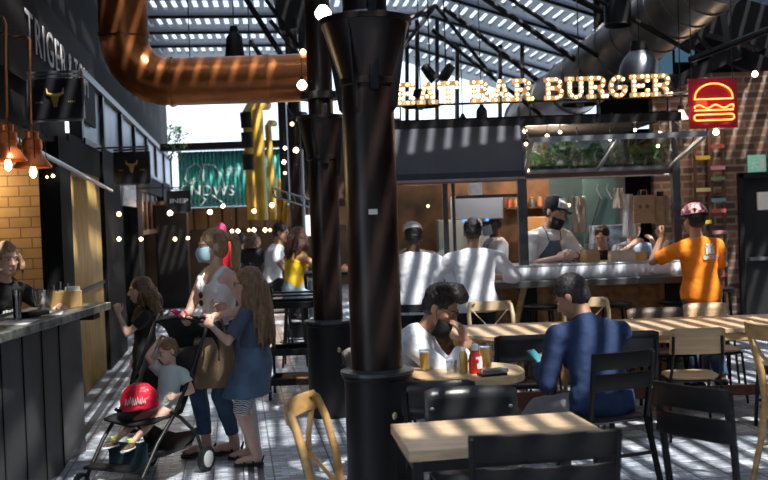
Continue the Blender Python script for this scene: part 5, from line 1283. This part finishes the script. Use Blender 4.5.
# 5 toddler
p = person('toddler in a pale top sitting in the pushchair with one arm raised', (-1.48, 6.64, 0), (-.4, -.92), .86, pz_=.5, lean=-22, hs=1.32, hy=-30, hp=12, hr=8, top=('loose', .55), topm=clothm('pale_mint_top', (.55, .66, .66)), bot=('loose', .25), botm=clothm('pale_mint_top', 0),
           hands={1: (-1.55, 6.73, .9), -1: (-1.4, 6.55, .56), 'c1': 1}, feet={1: ((-1.82, 6.33, .28), (-.5, -.8, -.1)), -1: ((-1.68, 6.27, .28), (-.3, -.9, -.1))}, hair='short', hairmat=LBR, vox=.007, elb={1: (.5, 1, .5)},
           shoes=('shoe', mat('leopard_shoe', (.14, .09, .06), .7, 0, 1.2, 60)), knee={1: (.3, 1, .6), -1: (0, 1, .6)})
mb = MB()
for s in (1, -1): mb.cone(p['an'][s]+V((0, 0, .012)), .024, p['an'][s]+V((0, 0, .03)), .024, rnd=False)
mb.build('yellow_socks', mat('yellow_sock', (.7, .75, .2), .9), p['t'])
tod = p
# 6 far white T man
p = person('man in a white t-shirt seated far back, left of the woman in yellow', (-1.52, 13.4, 0), (.95, -.1), 1.74, pz_=.86, lean=14, hy=0, hp=14, skin='tan', top=('loose', .6), topm=WHC, bot=('loose', 1.9), botm=BLKC, hands={1: (-1.1, 13.2, 1.08), -1: (-1.1, 13.5, 1.08)}, feet={1: (-1.2, 13.3, .4), -1: (-1.2, 13.5, .4)}, hair='short', hairmat=DK, shoes=('shoe', BLKC), vox=.014)
# 7 yellow lady
back_clear = .02
p = person('woman in a yellow top and pale jeans sitting on a bar stool', (-1.06, 11.45, 0), (.75, .55), 1.62, pz_=.86, lean=12, hy=0, hp=5, fem=True, skin='tan', top=('tank', 0), topm=clothm('yellow_cotton', (.75, .5, .02)), bot=('slim', 1.7), botm=LJEAN, hands={1: (-.5, 11.5, 1.1), -1: (-.6, 11.8, 1.1)}, feet={1: (-.85, 11.45, .36), -1: (-.8, 11.75, .36)}, hair=('long', .3), hairmat=hairm('dark_auburn_hair', (.05, .018, .012)), shoes=('sandal', BLKC), vox=.013, hem=-.04)
# 8 far standing people
FARP = [('far person in a grey t-shirt standing seen from behind, leftmost of the far group', 241, 16, 'short', (.07, .09, .12)), ('far person in black top with brown hair standing right of the grey t-shirt', 252, 15.6, ('long', .2), (.01, .01, .012))]
for lab, u, Y, hr_, c in FARP:
    q = pt(u, 240, Y); person(lab, (q.x, Y, 0), (.1, 1), 1.5 if u < 250 else 1.53, top=('loose', .6), topm=clothm('far_top_%d' % u, c), bot=('slim', 1.9), botm=JEAN if u < 250 else LJEAN, hair=hr_, hairmat=BR if u > 250 else DK, shoes=('shoe', BLKC), vox=.016, hands={'noeyes': 1})
# something red & pink far
t = thing('gumball_stand', 'red and pink balloon stand far back beside the ponytailed woman', 'stand', (pt(226, 250, 14.5).x, 14.5, 0))
MB().lathe([(.2, 0), (.2, .03), (.03, .06), (.03, .95)], seg=16).build('pole', STEEL, t); MB().box((0, 0, 1.2), (.16, .12, .4)).build('red_box', mat('red_plastic', (.7, .02, .03), .4), t, bevel=.03); MB().ell((-.06, 0, 1.55), (.08, .08, .12)).build('pink_balloon', PK, t)
# 9 cooks outside
p = person('cook in white jacket and white cap seen from behind, beside the thick column', (.27, 9.15, 0), (.06, 1), 1.64, lean=14, hy=8, hp=12, skin='dark', top=('loose', 1.5), topm=CHEF, bot=('loose', 1.9), botm=BLKC, hands={1: (.5, 9.4, 1.1), -1: (.15, 9.45, 1.1), 'noeyes': 1}, hair='short', hairmat=DK, shoes=('shoe', BLKC), elb={1: (.9, -.3, -.5), -1: (-.9, -.3, -.5)}, hem=-.12, width=1.12)
cap(p, WHC, back=True, brim=False)
mb = MB(); q = p['P']; mb.loft([(q+V((0, 0, z)), (1, 0, 0), (0, 1, 0), .2, .155) for z in (-.06, .01)], 24); mb.build('apron_band', BLKC, p['t'])
MB().tube([q+V((.12, -.14, .02)), q+V((.16, -.2, .04)), q+V((.14, -.17, -.05))], .008, 6).build('apron_tie', MASKB, p['t'])
p = person('cook in white jacket with short black hair seen from behind at the kiosk, right one', (.82, 9.1, 0), (.0, 1), 1.66, lean=10, hy=0, hp=14, skin='tan', top=('loose', 1.5), topm=CHEF, bot=('loose', 1.9), botm=BLKC, hands={1: (1.02, 9.38, 1.08), -1: (.6, 9.4, 1.08), 'noeyes': 1}, hair='short', hairmat=DK, shoes=('shoe', BLKC), elb={1: (1, -.2, -.5), -1: (-1, -.2, -.5)}, hem=-.17 if False else -.11, width=1.2)
# 11 cook inside with blue mask
p = person('cook in white with white cap and blue mask standing inside the kiosk by the fridge', (1.2, 10.75, 0), (-.9, -.25), 1.72, hp=12, skin='dark', top=('loose', 1.2), topm=CHEF, bot=('loose', 1.9), botm=BLKC, hair='short', hairmat=DK, hands={1: (.95, 10.9, 1.1), -1: (.95, 10.5, 1.1)}, vox=.014, shoes=('shoe', BLKC))
cap(p, WHC, brim=False); facemask(p, MASKB); bib(p, clothm('grey_apron', (.12, .15, .2)))
# 12 cook at hatch
p = person('bearded cook in black and white cap, white shirt and grey apron leaning over the hatch', (1.62, 10.12, 0), (.35, -.9), 1.86, lean=16, hy=25, hp=22, skin='fair', top=('loose', .95), topm=WHC, bot=('loose', 1.9), botm=BLKC, hair='short', hairmat=DK,
           hands={1: (1.66, 9.72, 1.22), -1: (1.86, 9.72, 1.24), 'c1': .7}, elb={1: (.6, -.2, -.8), -1: (-.7, -.2, -.6)}, shoes=('shoe', BLKC))
cap(p, clothm('navy_cap', (.02, .025, .04)), WHC); facemask(p, MASKK, .03); bib(p, clothm('grey_apron', 0), -.3)
w_ = p['wr'][-1]; d_ = (w_-p['el'][-1]).normalized(); MB().tube([w_-d_*.04, w_-d_*.01], .036, 14).build('wristband', BLK, p['t'])
tag(MB().ell((1.78, 9.75, 1.24), (.07, .06, .065)).build('crumpled_paper_wrap', PAPER), 'crumpled white paper wrap under the hands of the capped cook', 'paper wrap')
# 13 dark-haired worker
p = person('dark haired worker in black t-shirt bending inside the kiosk by the green panel', (2.32, 10.75, 0), (.5, -.8), 1.52, lean=8, hy=-60, hp=14, skin='fair', top=('loose', .6), topm=BLKC, bot=('loose', 1.9), botm=BLKC, hair='short', hairmat=DK, vox=.014, shoes=('shoe', BLKC))
# 15 person behind in pale blue
p = person('person in a pale blue shirt behind the hatch under the brown paper bags', (2.62, 10.55, 0), (.3, -.9), 1.62, top=('loose', 1.1), topm=clothm('pale_blue_shirt', (.35, .45, .65)), bot=('loose', 1.9), botm=BLKC, hair='short', hairmat=DK, hands={1: (2.52, 10.2, 1.3), -1: (2.74, 10.2, 1.33)}, vox=.014, shoes=('shoe', BLKC))
# 14 orange man
OR_ = clothm('orange_jersey', (.9, .25, .01), .06)
p = person('courier in an orange t-shirt and chequered cycle helmet seen from behind at the kiosk', (2.86, 9.05, 0), (-.25, .97), 1.7, lean=4, side=-3, hy=8, hp=4, skin='tan', top=('loose', .75), topm=OR_, bot=('loose', 1.9), botm=JEAN, hair='short', hairmat=DK,
           hands={-1: (2.56, 9.22, 1.4), 1: (2.95, 9.4, 1.12), 'c-1': 1, 'd-1': (-.3, .3, .8), 'noeyes': 1}, elb={-1: (-.45, -.2, -1), 1: (.5, -.3, -1)}, shoes=('shoe', BLKC), hem=-.12, width=1.1, feet={1: ((3.05, 9.1, .085), (0, 1, 0)), -1: ((2.8, 8.95, .085), (-.3, 1, 0))})
H, hk, Rh = p['H'], p['hk'], p['Rh']
HM = mat('helmet_check', (.8, .75, .55), .3)
n = HM.node_tree.nodes; l = HM.node_tree.links; ck = n.new('ShaderNodeTexChecker'); ck.inputs['Scale'].default_value = 34; ck.inputs[1].default_value = (.75, .72, .5, 1); ck.inputs[2].default_value = (.7, .04, .3, 1)
tcn = [q for q in n if q.type == 'TEX_COORD'][0]; l.new(tcn.outputs['Object'], ck.inputs[0]); l.new(ck.outputs[0], n['Principled BSDF'].inputs['Base Color'])
me = MB().ell(H((0, -.015, .06)), [q*hk for q in (.1, .13, .095)], Rh, 28, 18).mesh('h'); bm = bmesh.new(); bm.from_mesh(me); bmesh.ops.bisect_plane(bm, geom=bm.verts[:]+bm.edges[:]+bm.faces[:], plane_co=H((0, 0, .045)), plane_no=Rh @ V((0, .1, 1)), clear_inner=True); bm.to_mesh(me); bm.free(); me.shade_smooth()
ho = meshobj('helmet', me, HM, p['t']); ho.modifiers.new('s', 'SOLIDIFY').thickness = .014
mb = MB()
for i in range(-2, 3): mb.ell(H((i*.032, -.12+abs(i)*.01, .085)), [q*hk for q in (.01, .02, .022)], Rh)
mb.loft([(H((0, -.015, z)), Rh @ V((1, 0, 0)), Rh @ V((0, 1, 0)), .103*hk, .133*hk) for z in (.03, .05)], 28); mb.build('helmet_vents', BLK, ho)
c = p['sp'](.36*p['k'])-p['fw']*.128*p['k']+p['r']*.045; fr_ = frame(p['r'], p['up'], -p['fw'], c)
mb = MB(); e1, e2, e3 = p['r'], p['up'], -p['fw']
def B(x, y, w, h_): 
    c_ = c+e1*x+e2*y; mb.add([c_+e1*a*w/2+e2*b*h_/2+e3*d*.006 for a in (-1, 1) for b in (-1, 1) for d in (-1, 1)], [(0, 1, 3, 2), (4, 6, 7, 5), (0, 4, 5, 1), (2, 3, 7, 6), (0, 2, 6, 4), (1, 5, 7, 3)])
B(0, .03, .03, .09); B(-.032, .02, .022, .07); B(.032, .02, .022, .07); B(0, .07, .07, .016); B(0, .045, .09, .016)
mb.build('back_logo', PAPER, p['t'])
text('GROUP', .045, .002, PAPER, 'back_lettering', p['t'], frame(e1, e2, e3, c-e2*.045+e3*.004), .002)
# 16 bearded man
p = person('bearded man in white shirt and glasses at the rounded table, hand at his mouth', (-.03, 6.45, 0), (.98, -.12), 1.86, pz_=.50, lean=43, hy=-15, hp=28, skin='tan', top=('loose', 1.8), topm=clothm('white_shirt', (.74, .76, .82), .05), bot=('loose', 1.95), botm=clothm('grey_trousers', (.12, .12, .13)), hair='quiff', hairmat=DK,
           hands={1: (.49, 6.24, .885), -1: (.5, 6.5, .8), 'c1': .35, 'd1': (-.25, .05, .75), 'n1': (-.5, .3, 0)}, elb={1: (.6, -.1, -1), -1: (-.6, -.4, -.6)}, feet={1: ((.5, 6.25, .085), (1, 0, 0)), -1: ((.5, 6.6, .085), (1, 0, 0))}, shoes=('shoe', BLKC), vox=.009)
glasses(p, mat('thin_steel_frame', (.08, .08, .09), .3, .8), name='spectacles'); facemask(p, MASKK, .045)
H, Rh, hk = p['H'], p['Rh'], p['hk']
plyback('black plywood chair hidden under the bearded man in the white shirt', (-.02, 6.5, 0), (.98, -.12), mB)
# 17 navy man
NAVY = clothm('navy_shirt', (.013, .033, .1), .15)
p = person('man in a navy shirt seen from behind, looking down at his phone', (1.29, 6.05, 0), (-.25, .97), 1.8, pz_=.52, lean=30, hy=42, hp=30, skin='tan', top=('loose', 1.85), topm=NAVY, bot=('loose', 1.95), botm=clothm('pale_grey_trousers', (.3, .3, .31)), hair='short', hairmat=hairm('faded_dark_hair', (.03, .026, .026)),
           hands={-1: (.97, 6.35, .71), 1: (1.12, 6.5, .72), 'c-1': .8}, elb={1: (.6, -.4, -1), -1: (-.35, -.3, -1)}, feet={1: ((.95, 6.9, .085), (-.6, .8, 0)), -1: ((.7, 6.45, .085), (-.7, .7, 0))}, shoes=('shoe', BLKC), hem=-.1, width=1.12, vox=.009)
glasses(p, BLK, up=.075, push=-.01)
mb = MB(); mb.loft([(p['nb']+p['up']*q, p['r'], p['fw'], w, w) for q, w in ((-.03, .085), (.015, .072), (.03, .07))], 20); mb.build('collar', NAVY, p['t'])
q = p['wr'][-1]; tag(MB().box((.95, 6.38, .76), (.07, .13, .01), Matrix.Rotation(R(40), 3, 'Z') @ Matrix.Rotation(R(35), 3, 'X')).build('mobile_phone', mat('teal_phone', (.05, .3, .35), .3), bevel=.003), 'teal phone in the hands of the man in navy', 'phone')
# bag on chairs/dark trousers
# ================================================================ PUSHCHAIR
t = thing('pushchair', 'black folding pushchair carrying the toddler', 'pushchair', (-1.6, 6.58, 0), (-.4, -.92)); 
f = V((-.4, -.92, 0)).normalized(); rr_ = V((f.y, -f.x, 0))
PB = mat('pushchair_black', (.012, .012, .014), .45); PF = clothm('pushchair_fabric', (.014, .014, .017))
for s in (-1, 1):
    MB().tube([(s*.21, .36, .12), (s*.215, .2, .3), (s*.22, .0, .46), (s*.22, -.22, .72), (s*.22, -.42, 1.0), (s*.2, -.45, 1.02)], .013, 10).build('side_rail', PB, t)
    MB().tube([(s*.22, -.3, .11), (s*.225, -.22, .28), (s*.22, -.05, .42), (s*.22, .05, .47)], .012, 10).build('rear_leg', PB, t)
    MB().tube([(s*.21, .36, .12), (s*.21, .39, .07)], .014, 8).build('fork', PB, t)
    for y, r_ in ((.4, .065), (-.31, .085)):
        w_ = MB().lathe([(r_*.5, -.018), (r_, -.016), (r_, .016), (r_*.5, .018)], (s*.235, y, r_), 28, Matrix.Rotation(R(90), 3, 'Y')).build('wheel', PB, t)
        MB().lathe([(r_*.66, -.021), (r_*.66, .021)], (s*.235, y, r_), 24, Matrix.Rotation(R(90), 3, 'Y')).build('hub', mat('wheel_hub', (.5, .52, .53), .5), w_)
    MB().ell((s*.225, -.18, .66), (.02, .03, .03)).build('joint', PB, t)
MB().tube([(-.2, -.45, 1.02), (0, -.47, 1.03), (.2, -.45, 1.02)], .016, 10).build('handlebar', PB, t)
rows = [[(x*.2, y, z+abs(x)*.035) for x in (-1, -.8, -.4, 0, .4, .8, 1)] for y, z in ((.2, .40), (.1, .41), (0, .40), (-.1, .41), (-.17, .5), (-.27, .66), (-.36, .82))]
MB().grid(rows).build('seat_fabric', PF, t, solid=.02)
rows = []
for i in range(8):
    a = R(100+i*13); rows.append([(x*.2, -.34+.24*math.cos(a), .79+.25*math.sin(a)-.03*(abs(x)**3)) for x in (-1, -.95, -.7, -.35, 0, .35, .7, .95, 1)])
MB().grid(rows).build('canopy', PF, t, solid=.012)
MB().box((0, .36, .17), (.4, .12, .02)).build('footrest', PB, t, bevel=.006)
rows = [[(x*.19, y, z-.05*(1-x*x)) for x in (-1, -.6, 0, .6, 1)] for y, z in ((.2, .25), (.0, .2), (-.2, .2), (-.3, .3))]
MB().grid(rows).build('basket', PF, t, solid=.012)
MB().box((.0, .22, .2), (.3, .012, .2)).build('leg_cloth', clothm('dark_teal_cloth', (.01, .035, .045)), t)
bl = thing('red_bag', 'rounded red plastic bag with white print on the toddler\'s lap', 'bag', (-1.62, 6.46, .5))
me = remesh(MB().loft([((0, 0, z), (1, 0, 0), (0, 1, 0), w_, w_*.75) for z, w_ in ((0, .11), (.01, .125), (.07, .122), (.12, .1), (.155, .065), (.165, .03))], 24), .007, 3, fold=.014); o = meshobj('bag_body', me, mat('red_plastic_bag', (.75, .02, .05), .3, bump=.3), bl)
mb = MB(); pr_ = random.Random(4)
for i in range(9): x_ = -.07+i*.015; mb.tube([(x_, -.098, .035+.02*pr_.random()), (x_+.008, -.101, .08+.02*pr_.random()), (x_+.012, -.1, .04+.02*pr_.random())], .0028, 6)
mb.build('printed_script', PAPER, bl)
# shopping bag on woman
t = thing('brown_shoulder_bag', 'large tan canvas bag hanging in front of the woman in the white tank top', 'bag', (-1.24, 7.07, .52))
mb = MB(); mb.loft([((0, 0, z), (1, .2, 0), (-.2, 1, 0), w, .05) for z, w in ((0, .13), (.03, .15), (.2, .15), (.34, .13), (.36, .12))], 24, power=4); mb.build('bag_body', mat('tan_canvas', (.3, .2, .12), .9, 0, .2, bump=.3), t)
mb = MB(); mb.tube([(-.1, 0, .35), (-.06, .02, .5), (.0, .06, .62), (.06, .03, .5), (.1, 0, .35)], .008, 6); mb.build('bag_handle', mat('tan_canvas', 0), t)
# ================================================================ LIGHT
w = bpy.data.worlds.new('sky'); S.world = w; w.use_nodes = True; n = w.node_tree.nodes; l = w.node_tree.links; bg = n['Background']
tc = n.new('ShaderNodeTexCoord'); no = n.new('ShaderNodeTexNoise'); no.inputs['Scale'].default_value = 3; no.inputs['Detail'].default_value = 5
l.new(tc.outputs['Generated'], no.inputs['Vector']); cr = n.new('ShaderNodeValToRGB'); cr.color_ramp.elements[0].position = .4; cr.color_ramp.elements[0].color = (.5, .66, .88, 1); cr.color_ramp.elements[1].position = .62; cr.color_ramp.elements[1].color = (.85, .92, 1, 1)
l.new(no.outputs[0], cr.inputs[0]); l.new(cr.outputs[0], bg.inputs[0]); bg.inputs[1].default_value = 2.0
su = bpy.data.lights.new('sun', 'SUN'); so_ = bpy.data.objects.new('sun', su); C.objects.link(so_); su.energy = 9; su.angle = R(1.0); su.color = (1, .96, .9)
SUN = V((-.36, .5, -1)).normalized(); so_.rotation_euler = SUN.to_track_quat('-Z', 'Y').to_euler()
def pl(p, e, c=(1, .65, .35), r=.05, name='lamp_and_fill_light'):
    L = bpy.data.lights.new(name, 'POINT'); o = bpy.data.objects.new(name, L); C.objects.link(o); o.location = p; L.energy = e; L.color = c; L.shadow_soft_size = r
pl((1.9, 11.0, 2.3), 38, (1, .75, .5)); pl((.4, 10.6, 2.3), 25, (1, .85, .7)); pl((1.15, 10.1, 2.4), 20, (.95, .97, 1)); pl((1.6, 10.6, 2.45), 12, (1, .8, .6)); pl(FP(-1.8, 2.2, -1.0), 30, (1, .68, .35)); pl(FP(1.5, 2.0, -1.2), 6); pl(FP(5, 2.0, -1.2), 8)  # includes unseen kiosk fill lights, added to brighten hood and cook
pl((-2.5, 21, 1.9), 60, (1, .7, .45)); pl((-4, 17.5, 2.0), 15); pl((2.9, 8.6, 2.6), 1.5, (1, .1, .05)); pl((3.9, 11.6, 2.6), 9, (1, .7, .45))
v = S.view_settings; S.display_settings.display_device = 'sRGB'; v.view_transform = 'Standard'; v.look = 'None'; v.exposure = .27; v.gamma = 1; v.use_curve_mapping = False
